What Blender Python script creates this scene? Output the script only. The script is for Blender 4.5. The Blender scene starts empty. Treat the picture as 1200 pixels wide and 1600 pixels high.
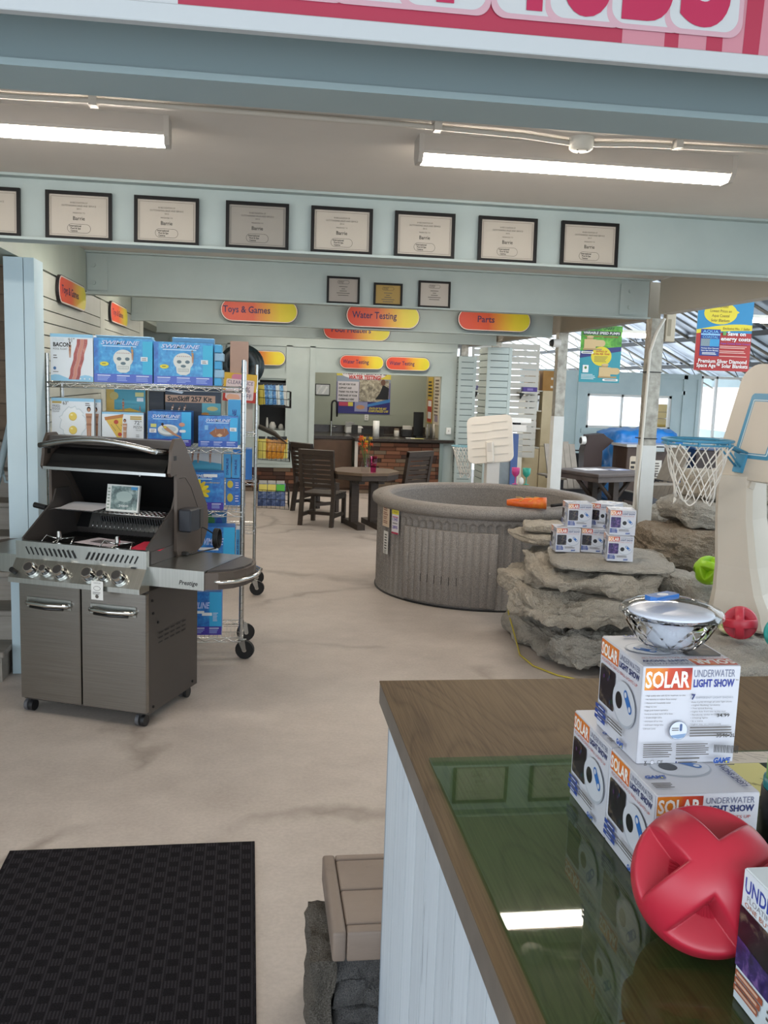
import bpy, bmesh, math, random
from math import sin, cos, pi, radians, sqrt
from mathutils import Matrix, Vector, noise
random.seed(4)
S = bpy.context.scene
COL = S.collection

# ---------------------------------------------------------------- camera
cam = bpy.data.cameras.new('camera'); co = bpy.data.objects.new('camera', cam); COL.objects.link(co)
FPX, PIT, YAW, ROL, EYE = 1436.97, .13975, .13952, .03354, 1.85
fw = Vector((sin(YAW)*cos(PIT), cos(YAW)*cos(PIT), -sin(PIT))); rt = Vector((cos(YAW), -sin(YAW), 0)); dn = fw.cross(rt)
r2 = cos(ROL)*rt - sin(ROL)*dn; d2 = sin(ROL)*rt + cos(ROL)*dn
R3 = Matrix((r2, -d2, -fw)).transposed()
co.matrix_world = Matrix.Translation((0, 0, EYE)) @ R3.to_4x4()
cam.sensor_fit = 'HORIZONTAL'; cam.sensor_width = 36; cam.lens = 36*FPX/1200; cam.clip_start = .02; cam.clip_end = 300
S.camera = co
# ---------------------------------------------------------------- daylight and exposure
W = bpy.data.worlds.new('sky'); S.world = W; W.use_nodes = True
wn = W.node_tree.nodes; bg = wn['Background']; bg.inputs[0].default_value = (.80, .90, 1, 1); bg.inputs[1].default_value = 1.8
S.view_settings.view_transform = 'Standard'; S.view_settings.look = 'None'; S.view_settings.gamma = 1
S.view_settings.use_curve_mapping = False
S.view_settings.exposure = .85

def area(name, loc, target, sx, sy, power, col):
    l = bpy.data.lights.new(name, 'AREA'); l.shape = 'RECTANGLE'; l.size = sx; l.size_y = sy; l.energy = power; l.color = col
    o = bpy.data.objects.new(name, l); COL.objects.link(o); o.location = loc
    o.rotation_euler = (Vector(target)-Vector(loc)).to_track_quat('-Z', 'Y').to_euler()
    return o
# daylight coming through the storefront glass behind the photographer
area('storefront_daylight', (0.6, -3.0, 1.7), (.9, 6, .9), 5.5, 2.3, 60, (.86, .93, 1))

# ---------------------------------------------------------------- materials
def lin(h):
    h = h.lstrip('#'); v = [int(h[i:i+2], 16)/255 for i in (0, 2, 4)]
    return tuple(c/12.92 if c <= .04045 else ((c+.055)/1.055)**2.4 for c in v)
MC = {}
def m(h, rough=.5, metal=0, spec=.5, emit=0, **k):
    key = (h, rough, metal, spec, emit)
    if key in MC: return MC[key]
    mt = bpy.data.materials.new('paint_'+h.strip('#')); mt.use_nodes = True
    b = mt.node_tree.nodes['Principled BSDF']
    b.inputs['Base Color'].default_value = (*lin(h), 1); b.inputs['Roughness'].default_value = rough
    b.inputs['Metallic'].default_value = metal; b.inputs['Specular IOR Level'].default_value = spec
    if emit:
        b.inputs['Emission Color'].default_value = (*lin(h), 1); b.inputs['Emission Strength'].default_value = emit
    MC[key] = mt
    return mt
class N:
    """small node-tree writer"""
    def __init__(s, name):
        s.mat = bpy.data.materials.new(name); s.mat.use_nodes = True
        s.t = s.mat.node_tree; s.b = s.t.nodes['Principled BSDF']; s.out = s.t.nodes['Material Output']
        s.tc = s.t.nodes.new('ShaderNodeTexCoord')
    def n(s, kind, **kw):
        x = s.t.nodes.new('ShaderNode'+kind)
        for k, v in kw.items():
            if k in ('op',): x.operation = v
            elif hasattr(x, k) and k not in x.inputs: setattr(x, k, v)
            else: x.inputs[k].default_value = v
        return x
    def l(s, a, b): s.t.links.new(a, b)
    def coord(s, scale=(1, 1, 1), rot=(0, 0, 0)):
        mp = s.n('Mapping'); mp.inputs['Scale'].default_value = scale; mp.inputs['Rotation'].default_value = rot
        s.l(s.tc.outputs['Object'], mp.inputs['Vector']); return mp.outputs[0]
    def noise(s, vec, scale, detail=4, rough=.55, dist=0):
        x = s.n('TexNoise'); x.inputs['Scale'].default_value = scale; x.inputs['Detail'].default_value = detail
        x.inputs['Roughness'].default_value = rough; x.inputs['Distortion'].default_value = dist
        s.l(vec, x.inputs['Vector']); return x.outputs['Fac']
    def ramp(s, fac, stops):
        r = s.n('ValToRGB'); e = r.color_ramp.elements
        while len(e) < len(stops): e.new(.5)
        for q, (p, h) in zip(e, stops): q.position = p; q.color = (*(lin(h) if isinstance(h, str) else h), 1)
        s.l(fac, r.inputs[0]); return r.outputs[0]
    def mix(s, f, a, b, mode='MIX'):
        x = s.n('Mix', data_type='RGBA', blend_type=mode)
        for sock, v in ((x.inputs[0], f), (x.inputs[6], a), (x.inputs[7], b)):
            if hasattr(v, 'is_linked'): s.l(v, sock)
            else: sock.default_value = v if not isinstance(v, str) else (*lin(v), 1)
        return x.outputs[2]
    def math(s, op, a, b=0.0):
        x = s.n('Math', op=op)
        for i, v in enumerate((a, b)):
            if hasattr(v, 'is_linked'): s.l(v, x.inputs[i])
            else: x.inputs[i].default_value = v
        return x.outputs[0]
    def bump(s, h, strength=.3, dist=.01):
        x = s.n('Bump'); x.inputs['Strength'].default_value = strength; x.inputs['Distance'].default_value = dist
        s.l(h, x.inputs['Height']); s.l(x.outputs[0], s.b.inputs['Normal'])
    def col(s, c): s.l(c, s.b.inputs['Base Color'])
    def set(s, rough=.5, metal=0, spec=.5):
        s.b.inputs['Roughness'].default_value = rough; s.b.inputs['Metallic'].default_value = metal
        s.b.inputs['Specular IOR Level'].default_value = spec; return s.mat

def mottled(name, a, b, scale=8, rough=.6, bump=.1, metal=0, detail=5, stretch=(1, 1, 1), dist=.004, spec=.5):
    q = N(name); v = q.coord(stretch); f = q.noise(v, scale, detail)
    q.col(q.ramp(f, [(.32, a), (.68, b)]))
    if bump: q.bump(f, bump, dist)
    return q.set(rough, metal, spec)
PAINT = mottled('blue_green_paint', '#a5b1ae', '#acb8b5', 3, .55, .05)
PAINT2 = mottled('pale_blue_paint', '#b4c9d2', '#bccfd6', 3, .5, .05)
CEIL = mottled('ceiling_board', '#cfc8bf', '#d5cec5', 2, .85, .06)
SLATP = mottled('slat_panel_paint', '#b3b6ac', '#bcbfb5', 3, .5, .05)
WHITE = m('#e6e6e2', .45); OFFW = m('#d9d4c8', .5); BLACK = m('#0c0c0d', .5); DARK = m('#1b1a1a', .6)
GALV = mottled('galvanised_steel', '#8f8a80', '#bdb9ae', 14, .42, .05, .55)
CHROME = m('#d9d9d6', .12, 1); CHROME2 = m('#b9bab8', .25, 1)
STEEL = mottled('brushed_stainless', '#8a8782', '#9a9792', 3, .27, .03, 1, 6, (1, 1, 90), .0006)
STEEL2 = mottled('satin_stainless', '#a8aaa5', '#b6b8b3', 3, .3, .03, 1, 6, (60, 1, 1), .0006)
GRILLG = m('#4b4643', .42, .35); GRILLB = m('#5d534c', .4, .45); ENAMEL = m('#141414', .25)
CARTON = mottled('corrugated_card', '#a3773f', '#b08349', 5, .8, .03)
PLASTW = mottled('white_moulded_plastic', '#bdb4a6', '#c5bcae', 2, .45, .02)
RUBBER = m('#121212', .65)
def concrete():
    q = N('polished_concrete'); v = q.coord()
    a = q.noise(v, .55, 6, .6); b = q.noise(v, 5, 8, .65); c = q.noise(v, 60, 3)
    base = q.ramp(a, [(.3, '#a1978f'), (.5, '#b0a69e'), (.72, '#bab1a9')])
    base = q.mix(.30, base, q.ramp(b, [(.3, '#8c827a'), (.7, '#c2b9b1')]))
    base = q.mix(.08, base, q.ramp(c, [(.35, '#6e645a'), (.65, '#d6ccc0')]))
    # hairline cracks: warped cell borders, kept only in patches
    wv = q.n('TexNoise'); wv.inputs['Scale'].default_value = 1.7; wv.inputs['Detail'].default_value = 5; q.l(v, wv.inputs['Vector'])
    ad = q.n('VectorMath', op='MULTIPLY_ADD'); q.l(wv.outputs['Color'], ad.inputs[0]); ad.inputs[1].default_value = (.9, .9, 0); q.l(v, ad.inputs[2])
    vo = q.n('TexVoronoi', feature='DISTANCE_TO_EDGE'); vo.inputs['Scale'].default_value = .42; q.l(ad.outputs[0], vo.inputs['Vector'])
    line = q.math('LESS_THAN', vo.outputs['Distance'], .004)
    wide = q.n('MapRange'); q.l(vo.outputs['Distance'], wide.inputs[0]); wide.inputs[1].default_value = 0; wide.inputs[2].default_value = .03; wide.inputs[3].default_value = .6; wide.inputs[4].default_value = 0
    f = q.math('MULTIPLY', q.math('MAXIMUM', q.math('MULTIPLY', line, .5), wide.outputs[0]), q.ramp(q.noise(v, .8, 3), [(.42, (0, 0, 0)), (.56, (1, 1, 1))]))
    base = q.mix(q.math('MULTIPLY', f, .95), base, '#6f645b')
    q.col(base); q.bump(b, .04, .01)
    r = q.n('MapRange'); q.l(b, r.inputs[0]); r.inputs[3].default_value = .42; r.inputs[4].default_value = .62; q.l(r.outputs[0], q.b.inputs['Roughness'])
    q.b.inputs['Specular IOR Level'].default_value = .35
    return q.mat
CONC = concrete()
def oak():
    q = N('oak_laminate'); v = q.coord((1, .16, 1))
    n1 = q.noise(v, 3.0, 3, .5, .6)
    w = q.math('FRACT', q.math('MULTIPLY', n1, 26.0))
    g = q.noise(q.coord((1, .02, 1)), 260, 3)
    c = q.ramp(w, [(.0, '#4c3c2c'), (.18, '#6c583f'), (.8, '#735f46'), (1, '#54442f')])
    c = q.mix(.45, c, q.ramp(g, [(.35, '#4a3a29'), (.65, '#7f6a4d')]))
    big = q.noise(q.coord((1, .3, 1)), 2.2, 2); c = q.mix(.35, c, q.ramp(big, [(.35, '#4e3e2c'), (.65, '#7b674b')]))
    q.col(c); q.bump(g, .15, .001); return q.set(.55, 0, .1)
OAK = oak()
def plank(name, a, b, stretch, crack='#4d5660', rough=.6, fine=16):
    q = N(name); v = q.coord(stretch); f = q.noise(v, fine, 8, .75, .3)
    oi = q.n('ObjectInfo'); c = q.ramp(f, [(.345, crack), (.39, a), (.75, b)])
    hs = q.n('HueSaturation'); q.l(c, hs.inputs['Color']); mr = q.n('MapRange'); q.l(oi.outputs['Random'], mr.inputs[0]); mr.inputs[3].default_value = .86; mr.inputs[4].default_value = 1.06
    q.l(mr.outputs[0], hs.inputs['Value']); q.col(hs.outputs[0]); q.bump(f, .2, .003); return q.set(rough)
WEATHER = plank('weathered_white_board', '#b9c3cc', '#c8d1d8', (1, 1, .03), '#57606a', .6, 60)
SIDING = plank('brown_wood_siding', '#7d6a56', '#94806a', (.06, 1, 1), '#57493b', .7)
STEPW = plank('grey_step_board', '#8c857c', '#a19a90', (.06, 1, 1), '#6a645d', .65)
BENCHW = plank('taupe_bench_board', '#7d6e63', '#897a6e', (.12, .3, 1), '#695c52', .5)
def carpet():
    q = N('ribbed_entrance_mat'); sx = q.n('SeparateXYZ'); q.l(q.tc.outputs['Object'], sx.inputs[0])
    row = q.math('FLOOR', q.math('MULTIPLY', sx.outputs[1], 28.0)); off = q.math('MULTIPLY', q.math('FRACT', q.math('MULTIPLY', row, .5)), 1.0)
    blk = q.math('FRACT', q.math('ADD', q.math('MULTIPLY', sx.outputs[0], 11.0), off))
    inb = q.math('LESS_THAN', blk, .62)
    rib = q.math('PINGPONG', q.math('MULTIPLY', sx.outputs[0], 95.0), .5)
    h = q.math('MULTIPLY', rib, inb); nz = q.noise(q.coord(), 240, 3)
    c = q.mix(q.math('MULTIPLY', h, 1.5), '#0c0b0c', '#39363a'); c = q.mix(.3, c, q.ramp(nz, [(.3, '#0a0a0b'), (.7, '#353238')]))
    q.col(c); q.bump(h, .6, .004); return q.set(.95, 0, .1)
CARPET = carpet()
def stone(name, a, b, c, scale=3):
    q = N(name); v = q.coord(); f = q.noise(v, scale, 8, .62); g = q.noise(v, scale*9, 6, .7); h = q.noise(v, scale*45, 3)
    k = q.ramp(f, [(.3, a), (.5, b), (.7, c)]); k = q.mix(.45, k, q.ramp(g, [(.25, a), (.75, c)])); k = q.mix(.30, k, q.ramp(h, [(.3, '#5a5348'), (.7, '#e2d9ca')])); k = q.mix(q.ramp(q.noise(v, scale*2.2, 5, .7), [(.55, (0, 0, 0)), (.72, (.55, .55, .55))]), k, q.ramp(g, [(.3, '#57524b'), (.7, '#7a746a')]))  # last mix paints dark crevice shade into the stone colour as random patches
    q.col(k); q.bump(q.math('ADD', g, q.math('ADD', q.math('MULTIPLY', h, .5), f)), 1.0, .045); return q.set(.88, 0, .2)
ROCKA = stone('buff_limestone', '#aca08e', '#d0c4b2', '#e8dfd0')
ROCKB = stone('grey_limestone', '#98948c', '#c2bcb1', '#dcd6cb')
ROCKC = stone('brown_limestone', '#7d6952', '#a08b72', '#c0ae98')
SLATE = stone('dark_slate_stone', '#3b4350', '#4f5762', '#6d6f73', 7)
def granite():
    q = N('speckled_tub_plastic'); v = q.coord(); f = q.noise(v, 190, 2, .7); g = q.noise(v, 70, 3)
    c = q.ramp(f, [(.35, '#625d59'), (.5, '#87817c'), (.66, '#a8a19b')]); c = q.mix(.3, c, q.ramp(g, [(.3, '#68625d'), (.7, '#8d867f')]))
    q.col(c); q.bump(f, .12, .002); return q.set(.6, 0, .3)
GRAN = granite()
def signgrad(name='orange_to_yellow_print'):
    q = N(name); sx = q.n('SeparateXYZ'); q.l(q.tc.outputs['Generated'], sx.inputs[0])
    q.col(q.ramp(sx.outputs[0], [(.0, '#cf3f26'), (.42, '#d2542a'), (.62, '#dba02c'), (.78, '#ddc62c'), (1, '#d6cf2c')])); return q.set(.4)
GRAD = signgrad()
def flame():
    q = N('flame_print'); v = q.coord((1, 1, 1)); f = q.noise(v, 9, 3, .5, .8)
    q.col(q.ramp(f, [(.25, '#8e1f1c'), (.45, '#c4472a'), (.6, '#d98a2e'), (.75, '#e3c15a')])); return q.set(.35)
FLAME = flame()
def photo(name, a, b, c, scale=18):
    q = N(name); f = q.noise(q.coord(), scale, 5, .65, .4); q.col(q.ramp(f, [(.3, a), (.52, b), (.72, c)])); return q.set(.35)
PH_NIGHT = photo('night_pool_print', '#0b0a10', '#1c1622', '#6e6250', 40)
PH_PURP = photo('purple_light_print', '#15102c', '#3a2a66', '#8f6aa6', 45)
PH_AQUA = photo('blue_water_print', '#1a72b8', '#2f97d4', '#63bfe4', 26)
PH_BLUE = photo('deep_blue_print', '#1d4fa8', '#2676c4', '#3f9ad8', 22)
PH_TUB = photo('spa_photo_print', '#2c3338', '#6f8480', '#c3cfc8', 24)
PH_SHOP = photo('shop_photo_print', '#4a443c', '#a39a86', '#d6cfba', 14)
BACON = photo('bacon_print', '#7d2f28', '#a8493f', '#d99a86', 14)
GREENG = photo('green_leaf_print', '#2e6a1c', '#4f9a2a', '#86c24c', 10)
CAMO = photo('dark_tube_print', '#0b1416', '#18282c', '#2e4a50', 22)
def sheet(name, tint, ior=1.5, rough=.02, dull=0):
    """thin clear sheet: reflects and tints once, where a ray enters it"""
    mt = bpy.data.materials.new(name); mt.use_nodes = True; t = mt.node_tree; t.nodes.remove(t.nodes['Principled BSDF'])
    ge = t.nodes.new('ShaderNodeNewGeometry')
    cm = t.nodes.new('ShaderNodeMix'); cm.data_type = 'RGBA'; t.links.new(ge.outputs['Backfacing'], cm.inputs[0]); cm.inputs[6].default_value = (*tint, 1); cm.inputs[7].default_value = (1, 1, 1, 1)
    tr = t.nodes.new('ShaderNodeBsdfTransparent'); t.links.new(cm.outputs[2], tr.inputs[0])
    gl = t.nodes.new('ShaderNodeBsdfGlossy'); gl.inputs['Roughness'].default_value = rough
    fr = t.nodes.new('ShaderNodeFresnel'); fr.inputs[0].default_value = ior
    inv = t.nodes.new('ShaderNodeMath'); inv.operation = 'SUBTRACT'; inv.inputs[0].default_value = 1; t.links.new(ge.outputs['Backfacing'], inv.inputs[1])
    mu = t.nodes.new('ShaderNodeMath'); mu.operation = 'MULTIPLY'; t.links.new(fr.outputs[0], mu.inputs[0]); t.links.new(inv.outputs[0], mu.inputs[1])
    mx = t.nodes.new('ShaderNodeMixShader'); t.links.new(mu.outputs[0], mx.inputs[0]); t.links.new(tr.outputs[0], mx.inputs[1]); t.links.new(gl.outputs[0], mx.inputs[2])
    t.links.new(mx.outputs[0], t.nodes['Material Output'].inputs[0]); return mt
GLASS = sheet('green_float_glass', (.58, .86, .68)); CLEARW = sheet('window_glass', (.96, .97, .98)); CLEARP = sheet('clear_plastic', (.93, .94, .96), 1.55, .05)
def lens():
    mt = bpy.data.materials.new('cut_clear_plastic'); mt.use_nodes = True; b = mt.node_tree.nodes['Principled BSDF']
    b.inputs['Base Color'].default_value = (.96, .97, .98, 1); b.inputs['Transmission Weight'].default_value = 1; b.inputs['Roughness'].default_value = .02; b.inputs['IOR'].default_value = 1.45
    return mt
LENS = lens()
TEALP = sheet('teal_tinted_plastic', (.2, .75, .62), 1.45, .1); PINKP = sheet('pink_tinted_plastic', (.85, .25, .55), 1.45, .1)
def skin_roof():
    mt = bpy.data.materials.new('translucent_roof_sheet'); mt.use_nodes = True; t = mt.node_tree; t.nodes.remove(t.nodes['Principled BSDF'])
    a = t.nodes.new('ShaderNodeBsdfTranslucent'); a.inputs[0].default_value = (.88, .9, .9, 1); b = t.nodes.new('ShaderNodeBsdfTransparent'); b.inputs[0].default_value = (.75, .77, .78, 1)
    mx = t.nodes.new('ShaderNodeMixShader'); mx.inputs[0].default_value = .5; t.links.new(a.outputs[0], mx.inputs[1]); t.links.new(b.outputs[0], mx.inputs[2])
    t.links.new(mx.outputs[0], t.nodes['Material Output'].inputs[0]); return mt
ROOFT = skin_roof()
ROOFM = mottled('metal_roof_sheet', '#7d838c', '#a8adb3', 2, .35, .03, .8)

# ---------------------------------------------------------------- mesh builder
TXT = {}
def text_geo(s, bold, shear):
    k = (s, bold, shear)
    if k in TXT: return TXT[k]
    cu = bpy.data.curves.new('t', 'FONT'); cu.body = s; cu.size = 1; cu.resolution_u = 6 if len(s) == 1 else 2; cu.offset = bold; cu.shear = shear
    o = bpy.data.objects.new('t', cu); COL.objects.link(o)
    dg = bpy.context.evaluated_depsgraph_get(); me = o.evaluated_get(dg).to_mesh()
    vs = [(v.co.x/.69, v.co.y/.69) for v in me.vertices]; fs = [tuple(p.vertices) for p in me.polygons]
    o.to_mesh_clear(); bpy.data.objects.remove(o); bpy.data.curves.remove(cu)
    TXT[k] = (vs, fs); return TXT[k]
class B:
    def __init__(s, M=None): s.v = []; s.f = []; s.mi = []; s.sm = []; s.mats = []; s.M = M or Matrix(); s.lay = 0
    def mat(s, mt):
        if mt not in s.mats: s.mats.append(mt)
        return s.mats.index(mt)
    def add(s, vs, fs, mt, smooth=False):
        n = len(s.v); i = s.mat(mt); M = s.M
        s.v += [tuple(M @ Vector(p)) for p in vs]
        for f in fs: s.f.append(tuple(n+a for a in f)); s.mi.append(i); s.sm.append(smooth)
        return s
    def box(s, x0, x1, y0, y1, z0, z1, mt, bev=0, seg=1):
        if not bev:
            vs = [(x, y, z) for z in (z0, z1) for y in (y0, y1) for x in (x0, x1)]
            return s.add(vs, [(0, 2, 3, 1), (4, 5, 7, 6), (0, 1, 5, 4), (2, 6, 7, 3), (0, 4, 6, 2), (1, 3, 7, 5)], mt)
        bm = bmesh.new(); bmesh.ops.create_cube(bm, size=1)
        for v in bm.verts: v.co = Vector(((x0+x1)/2+v.co.x*(x1-x0), (y0+y1)/2+v.co.y*(y1-y0), (z0+z1)/2+v.co.z*(z1-z0)))
        bmesh.ops.bevel(bm, geom=bm.edges[:], offset=bev, segments=seg, profile=.5, affect='EDGES')
        return s.bm(bm, mt, seg > 1)
    def bm(s, bm, mt, smooth=False):
        bm.verts.index_update(); s.add([v.co[:] for v in bm.verts], [tuple(v.index for v in f.verts) for f in bm.faces], mt, smooth); bm.free(); return s
    def cyl(s, p0, p1, r, mt, n=10, r2=None, cap=True):
        p0 = Vector(p0); p1 = Vector(p1); d = (p1-p0).normalized(); a = d.orthogonal().normalized(); b = d.cross(a); r2 = r if r2 is None else r2
        vs = [p0+(a*cos(2*pi*i/n)+b*sin(2*pi*i/n))*r for i in range(n)]+[p1+(a*cos(2*pi*i/n)+b*sin(2*pi*i/n))*r2 for i in range(n)]
        s.add(vs, [(i, (i+1) % n, n+(i+1) % n, n+i) for i in range(n)], mt, True)
        if cap: s.add(vs, [tuple(range(n))[::-1], tuple(range(n, 2*n))], mt)
        return s
    def tube(s, pts, r, mt, n=6, closed=False):
        pts = [Vector(p) for p in pts]; k = len(pts); rings = []; up = None
        for i, p in enumerate(pts):
            a = pts[(i-1) % k] if closed or i else p; b = pts[(i+1) % k] if closed or i < k-1 else p
            d = (b-a).normalized()
            if up is None: up = d.orthogonal().normalized()
            else: up = (up-d*up.dot(d)); up = up.normalized() if up.length > 1e-6 else d.orthogonal().normalized()
            w = d.cross(up); rr = r[i] if isinstance(r, (list, tuple)) else r
            rings += [p+(up*cos(2*pi*j/n)+w*sin(2*pi*j/n))*rr for j in range(n)]
        fs = []
        for i in range(k if closed else k-1):
            i2 = (i+1) % k
            fs += [(i*n+j, i*n+(j+1) % n, i2*n+(j+1) % n, i2*n+j) for j in range(n)]
        if not closed: fs += [tuple(range(n))[::-1], tuple((k-1)*n+j for j in range(n))]
        return s.add(rings, fs, mt, True)
    def lathe(s, prof, mt, n=24, cx=0, cy=0, smooth=True, wob=None):
        vs = [];  k = len(prof)
        for i in range(n):
            a = 2*pi*i/n
            for (r, z) in prof:
                q = r if wob is None else wob(r, z, a); vs.append((cx+q*cos(a), cy+q*sin(a), z))
        fs = [(i*k+j, ((i+1) % n)*k+j, ((i+1) % n)*k+j+1, i*k+j+1) for i in range(n) for j in range(k-1)]
        return s.add(vs, fs, mt, smooth)
    def prism(s, poly, z0, z1, mt):
        k = len(poly); vs = [(x, y, z0) for x, y in poly]+[(x, y, z1) for x, y in poly]
        a = sum(poly[i][0]*poly[(i+1) % k][1]-poly[(i+1) % k][0]*poly[i][1] for i in range(k))
        fs = [tuple(range(k))[::-1], tuple(range(k, 2*k))]+[(i, (i+1) % k, k+(i+1) % k, k+i) for i in range(k)]
        if a < 0: fs = [f[::-1] for f in fs]
        return s.add(vs, fs, mt)
    def xprism(s, poly, x0, x1, mt):
        M0 = s.M; s.M = M0 @ Matrix(((0, 0, 1, 0), (1, 0, 0, 0), (0, 1, 0, 0), (0, 0, 0, 1))); s.prism(poly, x0, x1, mt); s.M = M0; return s
    # ---- flat print: laid in the local xy plane, each layer a hair above the last
    def z(s): s.lay += .00025; return s.lay
    def rect(s, x0, y0, x1, y1, mt): z = s.z(); return s.add([(x0, y0, z), (x1, y0, z), (x1, y1, z), (x0, y1, z)], [(0, 1, 2, 3)], mt)
    def poly(s, pts, mt): z = s.z(); return s.add([(x, y, z) for x, y in pts], [tuple(range(len(pts)))], mt)
    def ell(s, cx, cy, rx, ry, mt, n=24, rot=0):
        return s.poly([(cx+rx*cos(2*pi*i/n)*cos(rot)-ry*sin(2*pi*i/n)*sin(rot), cy+rx*cos(2*pi*i/n)*sin(rot)+ry*sin(2*pi*i/n)*cos(rot)) for i in range(n)], mt)
    def pill(s, x0, y0, x1, y1, mt, r=None, n=8):
        r = r or (y1-y0)/2; pts = []
        for cx, cy, a0 in ((x1-r, y0+r, -pi/2), (x1-r, y1-r, 0), (x0+r, y1-r, pi/2), (x0+r, y0+r, pi)):
            pts += [(cx+r*cos(a0+pi/2*i/n), cy+r*sin(a0+pi/2*i/n)) for i in range(n+1)]
        return s.poly(pts, mt)
    def line(s, x0, y0, x1, y1, w, mt):
        d = Vector((x1-x0, y1-y0)); d = Vector((-d.y, d.x)).normalized()*w/2
        return s.poly([(x0-d.x, y0-d.y), (x1-d.x, y1-d.y), (x1+d.x, y1+d.y), (x0+d.x, y0+d.y)], mt)
    def text(s, t, x, y, h, mt, w=None, al='L', bold=0, shear=0, z=None):
        vs, fs = text_geo(t, bold, shear)
        if not vs: return s
        x0 = min(v[0] for v in vs); x1 = max(v[0] for v in vs); sx = h if w is None else w/(x1-x0); ww = (x1-x0)*sx
        ox = x-(0 if al == 'L' else ww/2 if al == 'C' else ww); z = s.z() if z is None else z
        return s.add([(ox+(v[0]-x0)*sx, y+v[1]*h, z) for v in vs], fs, mt)
    def lines(s, x0, y1, w, n, pitch, h, mt, jit=.25):
        for i in range(n): s.rect(x0, y1-i*pitch-h, x0+w*(1-random.random()*jit), y1-i*pitch, mt)
        return s
    def mesh(s, name):
        me = bpy.data.meshes.new(name); me.from_pydata(s.v, [], s.f)
        for mt in s.mats: me.materials.append(mt)
        me.polygons.foreach_set('material_index', s.mi); me.polygons.foreach_set('use_smooth', s.sm); me.update(); return me
    def out(s, name, parent=None, label=None, cat=None, group=None, kind=None, loc=(0, 0, 0), rz=0, rot=None):
        return put(name, s.mesh(name), parent, label, cat, group, kind, loc, rz, rot)
def put(name, me, parent=None, label=None, cat=None, group=None, kind=None, loc=(0, 0, 0), rz=0, rot=None):
    o = bpy.data.objects.new(name, me); COL.objects.link(o); o.location = loc; o.rotation_euler = rot or (0, 0, rz)
    if parent: o.parent = parent
    for k, v in (('label', label), ('category', cat), ('group', group), ('kind', kind)):
        if v: o[k] = v
    return o
def thing(name, label, cat, loc=(0, 0, 0), rz=0, group=None, rot=None): return put(name, None, None, label, cat, group, None, loc, rz, rot)
def clone(o, loc=None, rz=None, label=None, parent=None):
    kids = [c for c in KIDS(o)]
    c = o.copy(); COL.objects.link(c)
    if parent: c.parent = parent
    if loc is not None: c.location = loc
    if rz is not None: c.rotation_euler = (0, 0, rz)
    if label: c['label'] = label
    for k in kids: clone(k, parent=c)
    return c
def KIDS(o): return [c for c in COL.objects if c.parent == o]
def F(o, r, u):
    r = Vector(r).normalized(); u = Vector(u).normalized(); n = r.cross(u)
    M = Matrix((r, u, n)).transposed().to_4x4(); M.translation = Vector(o); return M
def struct(b, name, **k): return b.out(name, kind='structure', **k)
def bx(name, x0, x1, y0, y1, z0, z1, mt, parent=None, bev=0, **k):
    """a box with its origin at the middle of its underside"""
    cx, cy = (x0+x1)/2, (y0+y1)/2
    return B().box(x0-cx, x1-cx, y0-cy, y1-cy, 0, z1-z0, mt, bev).out(name, parent, loc=(cx, cy, z0), **k)

# ================================================================ STRUCTURE
struct(B().box(-9, 15, -4, 20, -.1, 0, CONC), 'floor')
struct(B().box(-4.2, 3.5, -3.2, 17.2, 2.83, 2.93, CEIL), 'ceiling')
struct(B().box(-4.3, -4.2, 2.5, 17.3, 0, 2.83, PAINT), 'wall_left')
struct(B().box(6.0, 6.1, -3.2, 4.4, 0, 6, PAINT), 'wall_right_front')
struct(B().box(3.42, 3.5, -3.2, 24, 2.93, 5.8, CEIL), 'wall_upper')
# storefront wall behind the photographer: posts and a sill, glass left open above
fr = struct(B().box(-4.2, 6.1, -3.3, -3.2, 0, .45, PAINT2), 'wall_front')
for i, x in enumerate((-4.2, -1.0, 2.2, 5.9)): B().box(x, x+.12, -3.3, -3.2, .45, 2.83, WHITE).out('mullion', fr)

def ibeam(n, x0, x1, y0, y1, zb, zt, t=.013, mt=None):
    mt = mt or PAINT; b = B(); yc = (y0+y1)/2
    b.box(x0, x1, y0, y1, zb, zb+t, mt); b.box(x0, x1, yc-.006, yc+.006, zb+t, zt, mt); b.box(x0, x1, y0, y1, zt-t, zt, mt)
    return struct(b, 'trim_%d' % n)
BM1 = ibeam(1, -4.2, 3.5, 2.27, 2.46, 2.525, 2.829, .016, m('#97a9ac', .5))
BM2 = ibeam(2, -4.2, 3.5, 5.0, 5.15, 2.508, 2.829)
BM3 = ibeam(3, -1.4, 3.43, 7.9, 8.05, 2.485, 2.829)
BM4 = ibeam(4, -1.4, 3.43, 10.6, 10.75, 2.44, 2.829)
BM5 = ibeam(5, -1.4, 3.43, 13.2, 13.35, 2.435, 2.829)
struct(B().box(-1.62, -1.4, 5.15, 15.3, 2.51, 2.829, mottled('girder_paint', '#a3aca0', '#adb5a9', 3, .5, .04)), 'trim_6')
struct(B().box(3.5, 3.62, 8.12, 17.2, 2.5, 2.829, m('#8b8273', .6)).box(3.5, 3.62, 5.0, 7.9, 2.53, 2.829, m('#b5aea0', .6)), 'trim_7')
# bolted end plates
for bmm, yf, xl in ((BM3, 7.96, -1.4), (BM3, 7.96, 3.15), (BM4, 10.66, -1.4)):
    pl = B().box(xl+.01, xl+.17, yf-.006, yf, 2.52, 2.78, PAINT).out('end_plate', bmm)
    for dx in (.06,) if xl < 0 else (.10,):
        for z in (2.58, 2.72): B().cyl((xl+dx, yf-.006, z), (xl+dx, yf-.022, z), .018, PAINT, 8).out('bolt', pl)
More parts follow.
